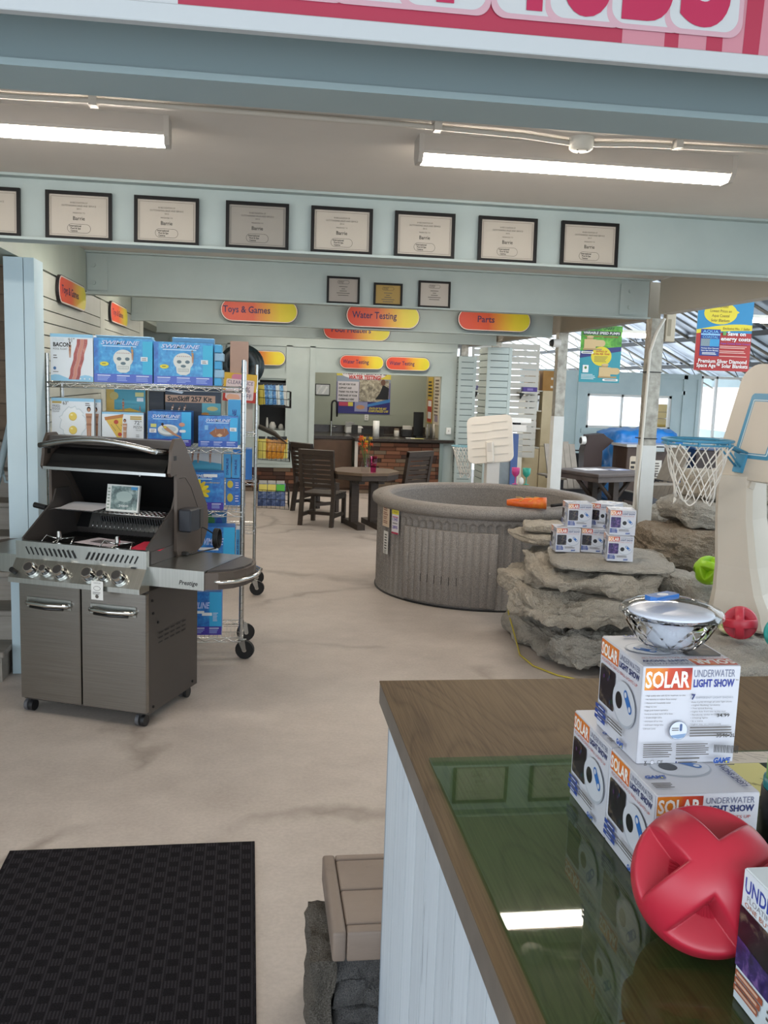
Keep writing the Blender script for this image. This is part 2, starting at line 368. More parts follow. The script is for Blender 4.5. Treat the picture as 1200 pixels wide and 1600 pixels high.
# ---- steel posts with painted sleeves
for i, (x0, y0, w, sl) in enumerate(((3.49, 8.0, .12, 1.36), (3.50, 10.62, .115, 1.52))):
    p = struct(B().box(x0, x0+w, y0, y0+w, 0, 2.5, GALV), 'trim_%d' % (8+i))
    B().box(x0-.006, x0+w+.006, y0-.006, y0+w+.006, 0, sl, mottled('sleeve_paint%d' % i, '#cfd0cc', '#d8d9d6', 4, .5, .03)).out('painted_sleeve', p)
# ---- left: wooden stair wall, column, slatwall
sd = struct(B().box(-4.2, -1.64, 7.3, 7.4, 0, 2.83, SIDING), 'wall_stair')
for i in range(14):
    z = i*.2; B().box(-4.15, -1.65, 7.27, 7.3, z+.006, z+.196, SIDING).out('siding_board', sd)
colm = struct(B().box(-1.47, -1.362, 5.72, 5.9, 0, 2.5, PAINT2), 'trim_10')
B().box(-1.358, -1.30, 5.72, 5.95, 0, 2.5, PAINT2).out('corner_board', colm)
sw = struct(B().box(-1.46, -1.425, 5.95, 11.75, 0, 2.51, m('#6f716a', .7)), 'wall_slat')
for (ya, yb) in ((6.02, 8.62), (8.86, 11.4)):
    zt = 2.50; hs = [.165]+[.083]*28
    for h in hs:
        if zt-h < .02: break
        B().box(-1.425, -1.40, ya, yb, zt-h+.005, zt-.003, SLATP).out('slat', sw); zt -= h
for (ya, yb) in ((5.95, 6.02), (8.62, 8.86), (11.4, 11.75)): B().box(-1.425, -1.398, ya, yb, 0, 2.5, SLATP).out('stile', sw)
# ---- stairs
st = struct(B().box(-3.2, -1.49, 5.56, 7.27, 0, .155, STEPW), 'trim_11')
for i in range(1, 7): B().box(-3.2, -1.49, 5.56+.25*i, 7.27, .19*i, .19*i+.155 if i < 7 else 1.5, STEPW).out('riser', st)
for i in range(7): B().box(-3.2, -1.47, 5.53+.25*i, 5.53+.25*i+.28, .155+.19*i, .19+.19*i, STEPW, .006).out('tread', st)

hr = B().tube([(-1.62, 5.75, .95), (-1.62, 5.9, 1.0), (-1.62, 6.4, 1.52), (-1.62, 7.25, 2.3)], .022, PAINT2, 8)
hr.tube([(-1.62, 6.15, 1.24), (-1.60, 6.15, 1.14), (-1.5, 6.28, 1.11)], .01, PAINT2, 6); hr.out('handrail', None, 'pale blue handrail rising beside the wooden stairs at the left edge', 'handrail')

# ---- back wall with hatch, battens and brick plinth
Y = 15.3
wb = B(); wb.box(-4.2, .03, Y, Y+.1, 0, 2.83, PAINT).box(.03, .465, Y, Y+.1, 0, 1.01, PAINT).box(.03, .465, Y, Y+.1, 1.83, 2.83, PAINT).box(.465, .92, Y, Y+.1, 0, 2.83, PAINT)
struct(B().box(.92, 3.05, Y, Y+.1, 1.98, 2.83, PAINT), 'wall_header'); struct(B().box(3.05, 3.3, Y, Y+.1, 0, 2.83, PAINT), 'wall_back_right')
WB = struct(wb, 'wall_back')
for (x0, x1, z0, z1) in ((.455, .555, .46, 2.4), (.84, .93, .46, 2.4), (-1.4, .455, 1.86, 1.94), (-.5, -.4, .46, 2.4), (-1.4, .455, .46, .54), (-1.4, 3.2, 2.38, 2.46)):
    B().box(x0, x1, Y-.025, Y, z0, z1, PAINT).out('batten', WB)
struct(B().box(.03, .465, Y+.1, Y+.7, .98, 1.01, m('#8f9896', .6)).box(-.05, .54, Y+.7, Y+.75, .9, 2, BLACK).box(-.05, .03, Y+.1, Y+.7, .98, 1.9, BLACK).box(.465, .54, Y+.1, Y+.7, .98, 1.9, BLACK).box(-.05, .54, Y+.1, Y+.7, 1.83, 1.9, BLACK), 'window_1')
struct(B().box(.92, 3.15, 17.0, 17.1, 0, 2.83, m('#9da395', .6)), 'wall_kitchenette'); struct(B().box(.87, .92, Y+.1, 17, 0, 2.83, m('#9da395', .6)), 'wall_kitchenette_left'); struct(B().box(3.1, 3.18, Y+.1, 17, 0, 2.83, m('#b0aa94', .6)), 'wall_kitchenette_right')
BR = [m('#4a2f22', .85), m('#5f3a28', .85), m('#3a2820', .85), m('#77503a', .85), m('#6b5c4c', .85)]
def bricks(x0, x1, z0, z1, yf, parent, face=1):
    B().box(x0, x1, yf, yf+.04, z0, z1, m('#2c221c', .9)).out('mortar_bed', parent); z = z0; r = 0
    while z < z1-.03:
        x = x0-random.random()*.2
        while x < x1:
            w = .13+random.random()*.16; a = max(x, x0); e = min(x+w-.008, x1)
            if e-a > .02: B().box(a, e, yf-.012-random.random()*.01, yf, z+.004, min(z+.062, z1), random.choice(BR)).out('brick', parent)
            x += w
        z += .066; r += 1
bricks(-.3, .92, 0, .40, Y-.005, WB)
B().box(-1.4, .92, Y-.04, Y, .40, .455, PAINT).out('ledge', WB)
# ---- slatted pillars
def pillar(n, x0, x1, y0, y1, zt):
    p = struct(B().box(x0+.012, x1-.012, y0+.012, y1, 0, zt, m('#5f6b6a', .7)), 'trim_%d' % n)
    for x in (x0, x1-.045): B().box(x, x+.045, y0-.004, y0+.02, 0, zt, PAINT).out('stile', p)
    z = zt
    while z > .06:
        B().box(x0+.045, x1-.045, y0, y0+.012, z-.092, z-.006, PAINT).out('slat', p)
        B().box(x0, x0+.012, y0+.02, y1, z-.092, z-.006, PAINT).out('slat', p); z -= .098
pillar(12, 3.35, 3.72, 13.42, 13.95, 2.42); pillar(13, 3.31, 3.61, 15.2, 15.9, 2.33)
struct(B().box(3.38, 3.5, 15.35, 15.5, 2.33, 2.83, GALV).box(3.45, 3.57, 13.5, 13.62, 2.42, 2.83, GALV), 'trim_14')
# ---- pale slat screen with light coming through its gaps
ws = struct(B().box(3.72, 3.76, 16.02, 16.05, .6, 2.6, OFFW).box(4.9, 4.94, 16.02, 16.05, .6, 2.6, OFFW), 'trim_15')
z = .6
while z < 2.55: B().box(3.72, 4.94, 16.0, 16.02, z, z+.098, OFFW).out('slat', ws); z += .112
# ---- far partition with windows
FY = 18.0; fw_ = B(); PB = mottled('partition_paint', '#bccfd2', '#c6d7d9', 3, .5, .03)
fw_.box(5.2, 6.6, FY, FY+.1, 0, 2.22, PB).box(8.4, 8.95, FY, FY+.1, 0, 2.22, PB).box(6.6, 8.4, FY, FY+.1, 0, 1.08, PB).box(6.6, 8.4, FY, FY+.1, 1.77, 2.22, PB)
FWL = struct(fw_, 'wall_far')
for (x0, x1, z0, z1) in ((6.38, 6.46, 0, 2.2), (6.46, 8.66, 1.8, 1.88), (6.5, 8.6, .98, 1.06), (8.62, 8.7, 0, 2.2), (5.2, 8.95, 2.12, 2.22)): B().box(x0, x1, FY-.03, FY, z0, z1, PB).out('batten', FWL)
def window(n, x0, x1, z0, z1, y, bars, sill=True):
    w = struct(B().box(x0, x1, y, y+.07, z0, z0+.05, WHITE).box(x0, x1, y, y+.07, z1-.05, z1, WHITE).box(x0, x0+.05, y, y+.07, z0, z1, WHITE).box(x1-.05, x1, y, y+.07, z0, z1, WHITE), 'window_%d' % n)
    for b_ in bars: B().box(b_-.02, b_+.02, y, y+.06, z0, z1, WHITE).out('bar', w)
    xs = [x0]+list(bars)+[x1]
    for a, b_ in zip(xs, xs[1:]): B().box(a+.02, b_-.02, y+.03, y+.036, z0+.02, z1-.02, CLEARW).out('pane', w)
window(2, 6.6, 8.4, 1.08, 1.77, FY+.02, (7.35, 7.85))
window(3, 9.0, 10.5, .9, 2.2, FY, (9.35,))
struct(B().box(8.95, 10.5, FY, FY+.08, 0, .9, PB).box(8.93, 9.0, FY-.02, FY+.08, 0, 2.25, PB), 'trim_16')
struct(B().box(11.6, 13.2, 23.5, 23.6, .9, 2.6, m('#d8c6ba', .8)), 'trim_17')
B_ = B()
struct(B_.box(10.5, 10.6, 4.3, 24, 0, 1.0, PB).box(10.5, 10.6, 4.3, 24, 2.0, 2.25, PB), 'wall_right')
# ---- sloping roof of the display shed
def rz_(x): return 7.5-.5*x
rf = struct(B().add([(3.5, 12.5, rz_(3.5)), (10.8, 12.5, rz_(10.8)), (10.8, 24, rz_(10.8)), (3.5, 24, rz_(3.5)), (3.5, 12.5, rz_(3.5)+.02), (10.8, 12.5, rz_(10.8)+.02), (10.8, 24, rz_(10.8)+.02), (3.5, 24, rz_(3.5)+.02)], [(0, 3, 2, 1), (4, 5, 6, 7), (0, 1, 5, 4), (1, 2, 6, 5), (2, 3, 7, 6), (3, 0, 4, 7)], ROOFM), 'ceiling_shed')
B().add([(3.5, 24, rz_(3.5)), (10.8, 24, rz_(10.8)), (10.8, 35, rz_(10.8)), (3.5, 35, rz_(3.5))], [(0, 1, 2, 3)], ROOFT).out('translucent_sheet', rf)
B().add([(3.5, 4.3, rz_(3.5)), (10.8, 4.3, rz_(10.8)), (10.8, 12.5, rz_(10.8)), (3.5, 12.5, rz_(3.5))], [(0, 1, 2, 3)], ROOFT).out('added_skylight_sheet', rf)  # unseen roof stretch made translucent to add light on rocks and shed
# ribs of the metal sheet, rafters, purlins, rods
RG = m('#a39d91', .5, .3); RD = m('#3c3b3a', .6)
for k in range(15):
    y = 12.6+k*.75
    B().add([(3.5, y, rz_(3.5)-.002), (10.8, y, rz_(10.8)-.002), (10.8, y+.05, rz_(10.8)-.03), (3.5, y+.05, rz_(3.5)-.03), (3.5, y+.1, rz_(3.5)-.002), (10.8, y+.1, rz_(10.8)-.002)], [(0, 3, 2, 1), (3, 4, 5, 2)], ROOFM).out('sheet_rib', rf)
for k in range(15):
    y = 5.2+k*1.9; b = B(); x0, x1 = 3.5, 10.5
    d = .20
    b.tube([(x0, y, rz_(x0)-.08), (x1, y, rz_(x1)-.08)], .035, RG, 4).out('rafter', rf)
    B().tube([(x0, y, rz_(x0)-.08-d), (x1, y, rz_(x1)-.08-d)], .022, RG, 4).out('rafter', rf)
    web = B()
    for j in range(9):
        xa = x0+.4+j*.75; web.tube([(xa, y, rz_(xa)-.08), (xa+.2, y, rz_(xa+.2)-.08-d)], .009, RD, 4)
    web.out('web_rod', rf)
for j in range(7):
    x = 3.9+j*1.0; B().box(x-.03, x+.03, 4.3, 34, rz_(x)-.14, rz_(x)-.05, RD).out('purlin', rf)

# ================================================================ CEILING LIGHTS, SIGNS, CERTIFICATES
TUBE = m('#fff4e6', .5, 0, .5, 25)
def striplight(x0, x1, label, y=3.82):
    t = thing('strip_light', label, 'ceiling light', ((x0+x1)/2, y, 2.83), group='strip lights on the ceiling'); L = (x1-x0)/2
    B().prism([(-.058, -.072), (.058, -.072), (.062, -.06), (.062, 0), (-.062, 0), (-.062, -.06)], -L, L, m('#b3aaa0', .5)).out('housing', t, rot=(pi/2, 0, pi/2))
    B().prism([(-.052, -.073), (-.045, -.09), (-.03, -.1), (.03, -.1), (.045, -.09), (.052, -.073)], -L+.012, L-.012, TUBE).out('diffuser', t, rot=(pi/2, 0, pi/2))
    for s in (-1, 1): B().prism([(-.064, 0), (-.064, -.07), (-.036, -.102), (.036, -.102), (.064, -.07), (.064, 0)], s*L-.01, s*L+.01, m('#b9b1a7', .5)).out('end_cap', t, rot=(pi/2, 0, pi/2))
    return t
striplight(-1.62, -.36, 'long white strip light at the upper left, cut off by the frame')
striplight(.63, 1.95, 'long white strip light on the ceiling at the upper right')
jb = thing('junction_box', 'small round white junction box above the right strip light', 'junction box', (1.25, 3.66, 2.83))
B().lathe([(0, -.05), (.035, -.05), (.047, -.042), (.05, 0)], OFFW, 16).out('cover', jb)
b = B()
for (x, y) in ((-.02, -.02), (.02, -.02), (0, .025)): b.cyl((x, y, -.052), (x, y, -.049), .004, DARK, 6)
b.out('screws', jb)
cd = B().tube([(-2, 3.6, 2.815), (-.85, 3.6, 2.815), (-.6, 3.58, 2.815), (.6, 3.6, 2.815), (1.0, 3.62, 2.812), (1.25, 3.68, 2.81), (1.45, 3.63, 2.812), (1.9, 3.6, 2.815), (3.4, 3.6, 2.815)], .011, m('#c4bdb2', .5), 6).out('conduit', None, 'thin cream conduit running across the ceiling above the strip lights', 'conduit')
for x in (-.6, .66, 1.62): B().box(x-.014, x+.014, 3.57, 3.62, 2.798, 2.829, m('#cbc4b9', .5)).out('clip', cd)
for i, (x, y, w) in enumerate(((-.5, 6.3, 'left, behind the second beam'), (2.0, 6.3, 'right, behind the second beam'), (-.5, 9.3, 'left, behind the third beam'), (2.0, 9.3, 'right, behind the third beam'), (-.3, 12.0, 'left, behind the cross beam with signs'), (2.1, 12.0, 'right, behind the cross beam with signs'), (.6, 14.3, 'left, before the back wall'), (2.4, 14.3, 'right, before the back wall'), (2.0, 16.1, 'inside the counter opening'))):
    striplight(x-.63, x+.63, 'added unseen strip light brightening the interior, '+w, y)  # added lamps, out of view, to brighten the dim far interior
# far strip lights under the shed roof
for (x, y, z, w, lab) in ((4.80, 11.8, 2.60, .9, 'bright strip light hanging under the shed roof behind the pump poster'), (6.35, 11.0, 2.80, 1.1, 'bright strip light hanging under the shed roof at the right edge')):
    t = thing('shed_light', lab, 'ceiling light', (x, y, z), group='strip lights under the shed roof')
    B().box(-w/2, w/2, -.05, .05, 0, .04, OFFW).out('housing', t); B().box(-w/2+.02, w/2-.02, -.05, .05, -.05, 0, TUBE).out('diffuser', t)
    for s in (-.3, .3): B().tube([(s*w, 0, .04), (s*w, 0, rz_(x+s*w)-z-.001)], .004, DARK, 4).out('hanger', t)

# ---- big pink sign over the front beam
SG = thing('hanging_sign', 'large pink and white spa sign across the top of the view', 'sign', (1.0, 1.9, 2.508))
PINK = m('#b97c88', .4); PINK2 = m('#a02c46', .4); WSG = m('#b9bdbf', .4)
B().box(-3.0, 1.6, 0, .012, .002, .72, m('#c8cdd0', .5)).out('panel', SG)
B().box(-3.0, 1.6, -.012, .014, 0, .036, m('#b4babd', .55), .002).out('lower_rail', SG)
a = B(F((-1.0, -.003, .036), (1, 0, 0), (0, 0, 1)))
a.rect(-2, 0, 2.6, .68, WSG); a.rect(-.16, 0, .72, .68, PINK2); a.rect(.72, 0, 2.6, .68, PINK); a.rect(.81, 0, .84, .3, PINK2); a.rect(.9, 0, .935, .3, PINK2)
for x in (.98, 1.13, 1.26, 1.43): a.poly([(x, 0), (x+.035, 0), (x+.05, .4), (x+.008, .4)], PINK2)
a.pill(1.062, .012, 1.10, .5, PINK2, .012); a.pill(1.19, .0, 1.212, .5, PINK2, .01)
GLOW = m('#bd98a2', .4); LET = m('#a8204a', .4); x = 0.02
# letters of HOT TUBS; each stands on its own pale halo
for ch, x0, wd in (('H', .0, .135), ('O', .155, .13), ('T', .29, .125), ('T', .475, .115), ('U', .585, .11), ('B', .713, .108), ('S', .835, .108)):
    for e, mt in ((.03, GLOW), (.02, WSG)): a.pill(x0-e, .058-e, x0+wd+e, .6, mt, .03)
for ch, x0, wd in (('H', .0, .135), ('O', .155, .13), ('T', .29, .125), ('T', .475, .115), ('U', .585, .11), ('B', .713, .108), ('S', .835, .108)):
    a.text(ch, x0, .058, .19, LET, wd, bold=.045)
a.out('printed_face', SG)

# ---- framed certificates on the second beam
CW, CH = .328, .242
INK = m('#2c2a28', .6); INK2 = m('#55504a', .6)
def cert_art(year, w, h, paper):
    a = B(); a.rect(-w/2, -h/2, w/2, h/2, paper); e = .012
    for (x0, y0, x1, y1) in ((-w/2+e, h/2-e-.0012, w/2-e, h/2-e), (-w/2+e, -h/2+e, w/2-e, -h/2+e+.0012), (-w/2+e, -h/2+e, -w/2+e+.0012, h/2-e), (w/2-e-.0012, -h/2+e, w/2-e, h/2-e)): a.rect(x0, y0, x1, y1, INK)
    a.text('IN RECOGNITION OF', 0, h/2-.045, .008, INK2, .085, 'C'); a.text('OUTSTANDING SALES AND SERVICE', 0, h/2-.060, .008, INK2, .17, 'C')
    a.text(year, 0, h/2-.075, .007, INK2, .022, 'C'); a.text('PRESENTED TO', 0, h/2-.095, .006, INK2, .06, 'C'); a.text('Barrie', 0, h/2-.128, .019, INK, .058, 'C', .004)
    y = -h/2+.022; a.pill(-.058, y, .058, y+.045, INK); a.pill(-.0565, y+.0015, .0565, y+.0435, paper)
    for i, s in enumerate(('International', 'Pool & Spa', 'Centres')): a.text(s, -.047+(.0 if i == 0 else .006), y+.031-i*.0125, .0085, INK, (.058, .05, .034)[i], bold=.03)
    return a
def frame_thing(x, y, z, w, h, paper, art, label, group, name='certificate_frame'):
    t = thing(name, label, 'certificate', (x, y, z), group=group, rot=(-.05, 0, 0)); k = .017
    B().box(-w/2, w/2, 0, .02, 0, k, FRM).box(-w/2, w/2, 0, .02, h-k, h, FRM).box(-w/2, -w/2+k, 0, .02, k, h-k, FRM).box(w/2-k, w/2, 0, .02, k, h-k, FRM).box(-w/2+k, w/2-k, .014, .018, k, h-k, FRM).out('frame', t)
    art.out('certificate', t, loc=(0, .012, h/2), rot=(pi/2, 0, 0)); return t
FRM = m('#0d0b0b', .55, 0, .3)
xs = (-1.37, -.919, -.480, -.014, .431, .879, 1.338, 1.804); yrs = ('2010', '2011', '2012', '2013', '2014', '2015', '2016', '2017')
words = ('leftmost of the row, cut off by the frame', 'second of the row, reading 2011', 'third of the row, reading 2012', 'fourth of the row, on greyer paper, reading 2013', 'fifth of the row, reading 2014', 'sixth of the row, reading 2015', 'seventh of the row, reading 2016', 'last of the row at the right end, reading 2017')
for x, yr, wd in zip(xs, yrs, words):
    pp = m('#928c83', .5) if yr == '2013' else m('#b5ac9f', .5)
    frame_thing(x, 5.025, 2.521, CW, CH, pp, cert_art(yr, CW-.028, CH-.028, pp), 'black framed certificate on the beam, '+wd, 'certificates on the second beam')
for x, w, h, hx, lab in ((.704, .278, .226, '#9c948c', 'small framed certificate left of the gold one on the third beam'), (1.087, .247, .19, '#a08340', 'small framed certificate with gold paper on the third beam'), (1.488, .278, .226, '#b0a89e', 'small framed certificate right of the gold one on the third beam')):
    pp = m(hx, .5); a = B(); W2, H2 = w-.03, h-.03; a.rect(-W2/2, -H2/2, W2/2, H2/2, pp); a.pill(-.05, H2/2-.045, .05, H2/2-.015, INK); a.pill(-.048, H2/2-.043, .048, H2/2-.017, pp)
    a.text('International', -.04, H2/2-.027, .007, INK, .045, bold=.03); a.text('Pool & Spa', -.04, H2/2-.038, .007, INK, .04, bold=.03)
    for i, ww in enumerate((.07, .03, .06, .11, .09)): a.rect(-ww/2, H2/2-.07-i*.018, ww/2, H2/2-.065-i*.018, INK2)
    frame_thing(x, 7.925, 2.498, w, h, pp, a, lab, 'certificates on the third beam')

# ---- pill shaped department signs
def pill_sign(txt, x, y, z, w, h, label, rz=0, tw=None, tx=None, serif=False, dim=False):
    t = thing('department_sign', label, 'sign', (x, y, z), rz, 'orange and yellow department signs')
    def plate(r0, d0, d1, mt, nm):
        pts = []; R = h/2-r0
        for cx, a0 in ((w/2-h/2, -pi/2), (-w/2+h/2, pi/2)): pts += [(cx+R*cos(a0+pi*i/12), R*sin(a0+pi*i/12)) for i in range(13)]
        B().prism(pts, d0, d1, mt).out(nm, t, rot=(pi/2, 0, 0))
    plate(0, 0, .02, m('#241c20', .5), 'backing'); plate(.006, .02, .022, m('#d9cbc0', .5), 'white_edge'); plate(.016, .022, .0235, GRAD, 'printed_face')
    a = B(); PU = m('#3a1c4c', .5); pl = m('#35204a', .5)
    tw = tw or w*.5; a.text(txt, (tx if tx is not None else -w*.12), -h*.11, h*.27, PU, tw, 'C', .018)
    a.out('lettering', t, loc=(0, -.024, 0), rot=(pi/2, 0, 0)); return t
pill_sign('Toys & Games', .005, 10.575, 2.597, .86, .26, 'orange pill sign reading Toys & Games hanging on the cross beam', tw=.52, tx=-.14)
pill_sign('Water Testing', 1.398, 10.575, 2.595, .85, .27, 'larger Water Testing sign on the cross beam, below the gold certificate', tw=.51, tx=-.1)
pill_sign('Parts', 2.695, 10.575, 2.605, .87, .26, 'orange pill sign reading Parts on the cross beam beside the steel post', tw=.2, tx=-.1)
pill_sign('Pool Heaters', 1.375, 13.175, 2.565, .96, .28, 'orange pill sign reading Pool Heaters half hidden behind the cross beam', tw=.56, tx=-.08)
pill_sign('Water Testing', 1.687, 15.255, 2.168, .74, .23, 'smaller Water Testing sign over the counter, left of two', tw=.43, tx=-.1)
pill_sign('Water Testing', 2.456, 15.255, 2.17, .75, .23, 'smaller Water Testing sign over the counter, right of two', tw=.42, tx=-.1)
pill_sign('Parts', .05, 15.255, 2.18, .78, .24, 'Parts sign on the back wall partly hidden behind the racks', tw=.2, tx=-.1)
pill_sign('Toys & Games', -1.395, 7.28, 2.425, 1.02, .20, 'nearer Toys & Games sign on the left slatted wall', pi/2, tw=.62, tx=-.12)
pill_sign('Toys & Games', -1.395, 9.62, 2.43, 1.12, .20, 'farther Toys & Games sign on the left slatted wall', pi/2, tw=.68, tx=-.12)

# ---- hanging posters
def poster(name, label, x, y, z0, w, h, art, wires, rz=0):
    t = thing(name, label, 'poster', (x, y, z0), rz, 'posters hung under the shed roof')
    B().box(-w/2, w/2, 0, .006, 0, h, WHITE).out('board', t); art.out('printed_face', t, loc=(-w/2, -.0005, 0), rot=(pi/2, 0, 0))
    for dx in wires: B().tube([(dx, .003, h), (dx, .003, rz_(x+dx)-z0-.001)], .003, GALV, 4).out('wire', t)
    return t
w, h = .565, .70; a = B(); YEL = m('#d9c62a', .4); RDP = m('#a9231f', .4)
a.rect(0, 0, w, h, m('#1f7fae', .4)); a.rect(0, 0, w, h*.52, RDP)
a.poly([(0, h*.5), (0, h*.55)]+[(w*i/12, h*(.55+.09*sin(pi*.62*i/12))) for i in range(1, 13)]+[(w*(12-i)/12, h*(.56-.04*(i/12)**2-.02*(i/12))) for i in range(0, 12)], YEL)
a.rect(0, h*.3, w*.0, h*.31, RDP); a.ell(w*.41, h*.78, w*.3, h*.15, YEL, 28); a.poly([(w*.62, h*.74), (w*.75, h*.8), (w*.66, h*.84)], YEL)
a.pill(w*.06, h*.925, w*.28, h*.97, m('#c02a4a', .4))
HW = m('#4a2a1e', .5)
for i, s in enumerate(('Guaranteed', 'Lowest Prices on', 'Aqua Coastal', 'Solar Blankets')): a.text(s, w*.41, h*(.855-i*.063), h*.038, HW, w*(.26, .39, .32, .34)[i], 'C', 0, .15)
a.text('Exclusive No. 1 Seller', w*.72, h*.565, h*.03, HW, w*.5, 'C', 0, .15)
a.rect(w*.08, h*.2, w*.43, h*.56, m('#1d3c86', .4)); a.text('AQUA', w*.255, h*.51, h*.038, m('#7ec4e8', .4), w*.28, 'C'); a.rect(w*.08, h*.48, w*.43, h*.5, m('#8fc0e0', .4)); a.text('COASTAL', w*.255, h*.44, h*.03, m('#7ec4e8', .4), w*.28, 'C')
a.rect(w*.09, h*.33, w*.25, h*.43, m('#8a9aa0', .4)); a.rect(w*.25, h*.33, w*.42, h*.43, m('#3d9ccb', .4))
for i in range(9):
    a.line(w*(.09+i*.018), h*.33, w*(.105+i*.018), h*.43, .0015, m('#5f6d74', .4)); a.line(w*(.25+i*.018), h*.43, w*(.265+i*.018), h*.33, .0015, m('#2a7cae', .4))
for i, s in enumerate(('Premium Silver Diamond', 'Space Age Solar Blankets')): a.text(s, w*.255, h*(.295-i*.03), h*.015, WHITE, w*.31, 'C', .02)
a.lines(w*.12, h*.245, w*.27, 2, h*.018, h*.008, WHITE)
a.rect(w*.47, h*.485, w*.53, h*.535, m('#5f9a4a', .4)); a.text('Save on', w*.72, h*.485, h*.05, WHITE, w*.33, 'C', .03); a.text('energy costs', w*.71, h*.415, h*.05, WHITE, w*.54, 'C', .03)
a.text('Aqua Coastal Solar Covers', w*.71, h*.365, h*.022, m('#7a3fa0', .4), w*.54, 'C', .02)
a.lines(w*.43, h*.34, w*.55, 2, h*.022, h*.009, m('#e2b7ac', .4)); a.lines(w*.43, h*.275, w*.5, 2, h*.022, h*.009, m('#e2b7ac', .4)); a.lines(w*.43, h*.205, w*.5, 1, h*.022, h*.009, m('#e2b7ac', .4), 0)
a.text('Premium Silver Diamond', w*.5, h*.105, h*.05, WHITE, w*.88, 'C', .02); a.text('Space Age™ Solar Blankets', w*.5, h*.045, h*.05, WHITE, w*.93, 'C', .02)
poster('hanging_poster', 'red and blue solar blanket poster hanging under the shed roof', 4.445, 8.5, 2.07, w, h, a, (-.24, .25))
w, h = .50, .66; a = B()
a.rect(0, 0, w, h, m('#2f8f9c', .4)); a.rect(0, h*.55, w, h, GREENG); NAV = m('#2b2f70', .4)
a.poly([(0, h*.4), (0, h*.56)]+[(w*i/10, h*(.53+.11*(i/10)**.7*1.0)) for i in range(11)]+[(w*(10-i)/10, h*(.56-.014*i)) for i in range(11)], NAV)
a.rect(w*.05, h*.83, w*.96, h*.9, m('#10140c', .4)); a.text('REVOLUTIONARY', w*.5, h*.925, h*.05, m('#10140c', .4), w*.62, 'C', .03, .2); a.text('VARIABLE SPEED PUMPS', w*.5, h*.845, h*.042, WHITE, w*.88, 'C', .02, .15)
a.text('Save thousands in operating costs!', w*.5, h*.795, h*.024, RDP, w*.8, 'C', .02)
a.ell(w*.52, h*.46, w*.25, h*.17, YEL, 28); a.text('SAVINGS OF', w*.52, h*.53, h*.03, RDP, w*.28, 'C', .03, .15); a.text('$100s PER YEAR', w*.52, h*.485, h*.03, RDP, w*.4, 'C', .03, .15); a.lines(w*.35, h*.46, w*.33, 5, h*.022, h*.009, m('#7a6a40', .4))
PUMP = m('#c9ad7c', .4); PUMP2 = m('#a98c5c', .4)
def pump(cx, cy, s):
    a.rect(cx-.13*s, cy-.06*s, cx+.02*s, cy+.05*s, PUMP); a.pill(cx-.02*s, cy-.035*s, cx+.14*s, cy+.045*s, PUMP); a.rect(cx-.1*s, cy+.05*s, cx-.02*s, cy+.08*s, PUMP2); a.rect(cx-.14*s, cy-.08*s, cx+.1*s, cy-.06*s, PUMP2); a.ell(cx-.055*s, cy+.08*s, .045*s, .014*s, PUMP)
pump(w*.33, h*.68, .95); pump(w*.73, h*.2, .95)
a.pill(w*.02, h*.5, w*.32, h*.54, WHITE); a.lines(w*.05, h*.527, w*.24, 1, h*.02, h*.014, INK2, 0); a.pill(w*.58, h*.03, w*.96, h*.07, WHITE); a.lines(w*.63, h*.058, w*.28, 1, h*.02, h*.014, INK2, 0)
a.rect(w*.08, h*.17, w*.22, h*.3, WHITE); a.ell(w*.15, h*.255, w*.03, h*.025, m('#4f7a3a', .4)); a.lines(w*.05, h*.14, w*.36, 4, h*.025, h*.01, m('#d5e6e8', .4))
poster('hanging_poster', 'green and teal pump poster hanging behind the steel post', 3.975, 10.5, 1.935, w, h, a, (-.2, .2))

# ================================================================ GRILL
GT = radians(-22.9)
G = thing('gas_grill', 'stainless gas grill with open lid and six knobs, standing front left', 'grill', (-.898, 4.925, 0), GT)
U0, U1 = -.375, .38
FR = lambda y, x=0, z=0: F((x, y, z), (1, 0, 0), (0, 0, 1))       # a face looking towards the front
SD = lambda x, y=0, z=0: F((x, y, z), (0, 1, 0), (0, 0, 1))       # a face looking to the right
bd = B().box(U0, U1, 0, .56, .07, .735, GRILLG).out('cabinet', G)
b = B(SD(U1+.0005))
for r in range(3):
    for c in range(5): zc = .432+r*.026; y = .105+c*.065; b.rect(y, zc, y+.045, zc+.009, BLACK)
b.out('vent_slots', bd)
b = B()
for (y, z) in ((.04, .68), (.05, .61), (.5, .7), (.05, .1), (.5, .1), (.1, .55)): b.cyl((U1, y, z), (U1+.006, y, z), .008, BLACK, 6)
b.out('screws', bd)
for (a0, a1) in ((U0, -.004), (.004, U1+.005)):
    d = B().box(a0, a1, -.03, 0, .085, .728, STEEL, .004).out('door', G); xc = (a0+a1)/2
    B().box(xc-.135, xc+.135, -.034, -.03, .6, .655, STEEL2, .0015).out('handle_plate', d)
    B().tube([(xc-.125, -.034, .622), (xc-.122, -.052, .627), (xc-.1, -.062, .628), (xc, -.066, .624), (xc+.1, -.062, .628), (xc+.122, -.052, .627), (xc+.125, -.034, .622)], .0125, CHROME, 8).tube([(xc-.1, -.055, .608), (xc, -.06, .604), (xc+.1, -.055, .608)], .009, ENAMEL, 6).out('door_handle', d)
cp = B().xprism([(-.03, .953), (-.03, .86), (-.10, .768), (-.10, .742), (0, .742), (0, .953)], U0-.012, U1+.006, STEEL2).out('control_panel', G)
b = B(FR(-.0305))
for i in range(11):
    x = -.325+i*.028; b.line(x, .925, x+.021, .885, .008, BLACK); x = .34-i*.028; b.line(x, .925, x-.021, .885, .008, BLACK)
b.rect(.3, .86, .33, .866, BLACK); b.out('vent_slots', cp)
nrm = Vector((0, -.092, .07)).normalized()
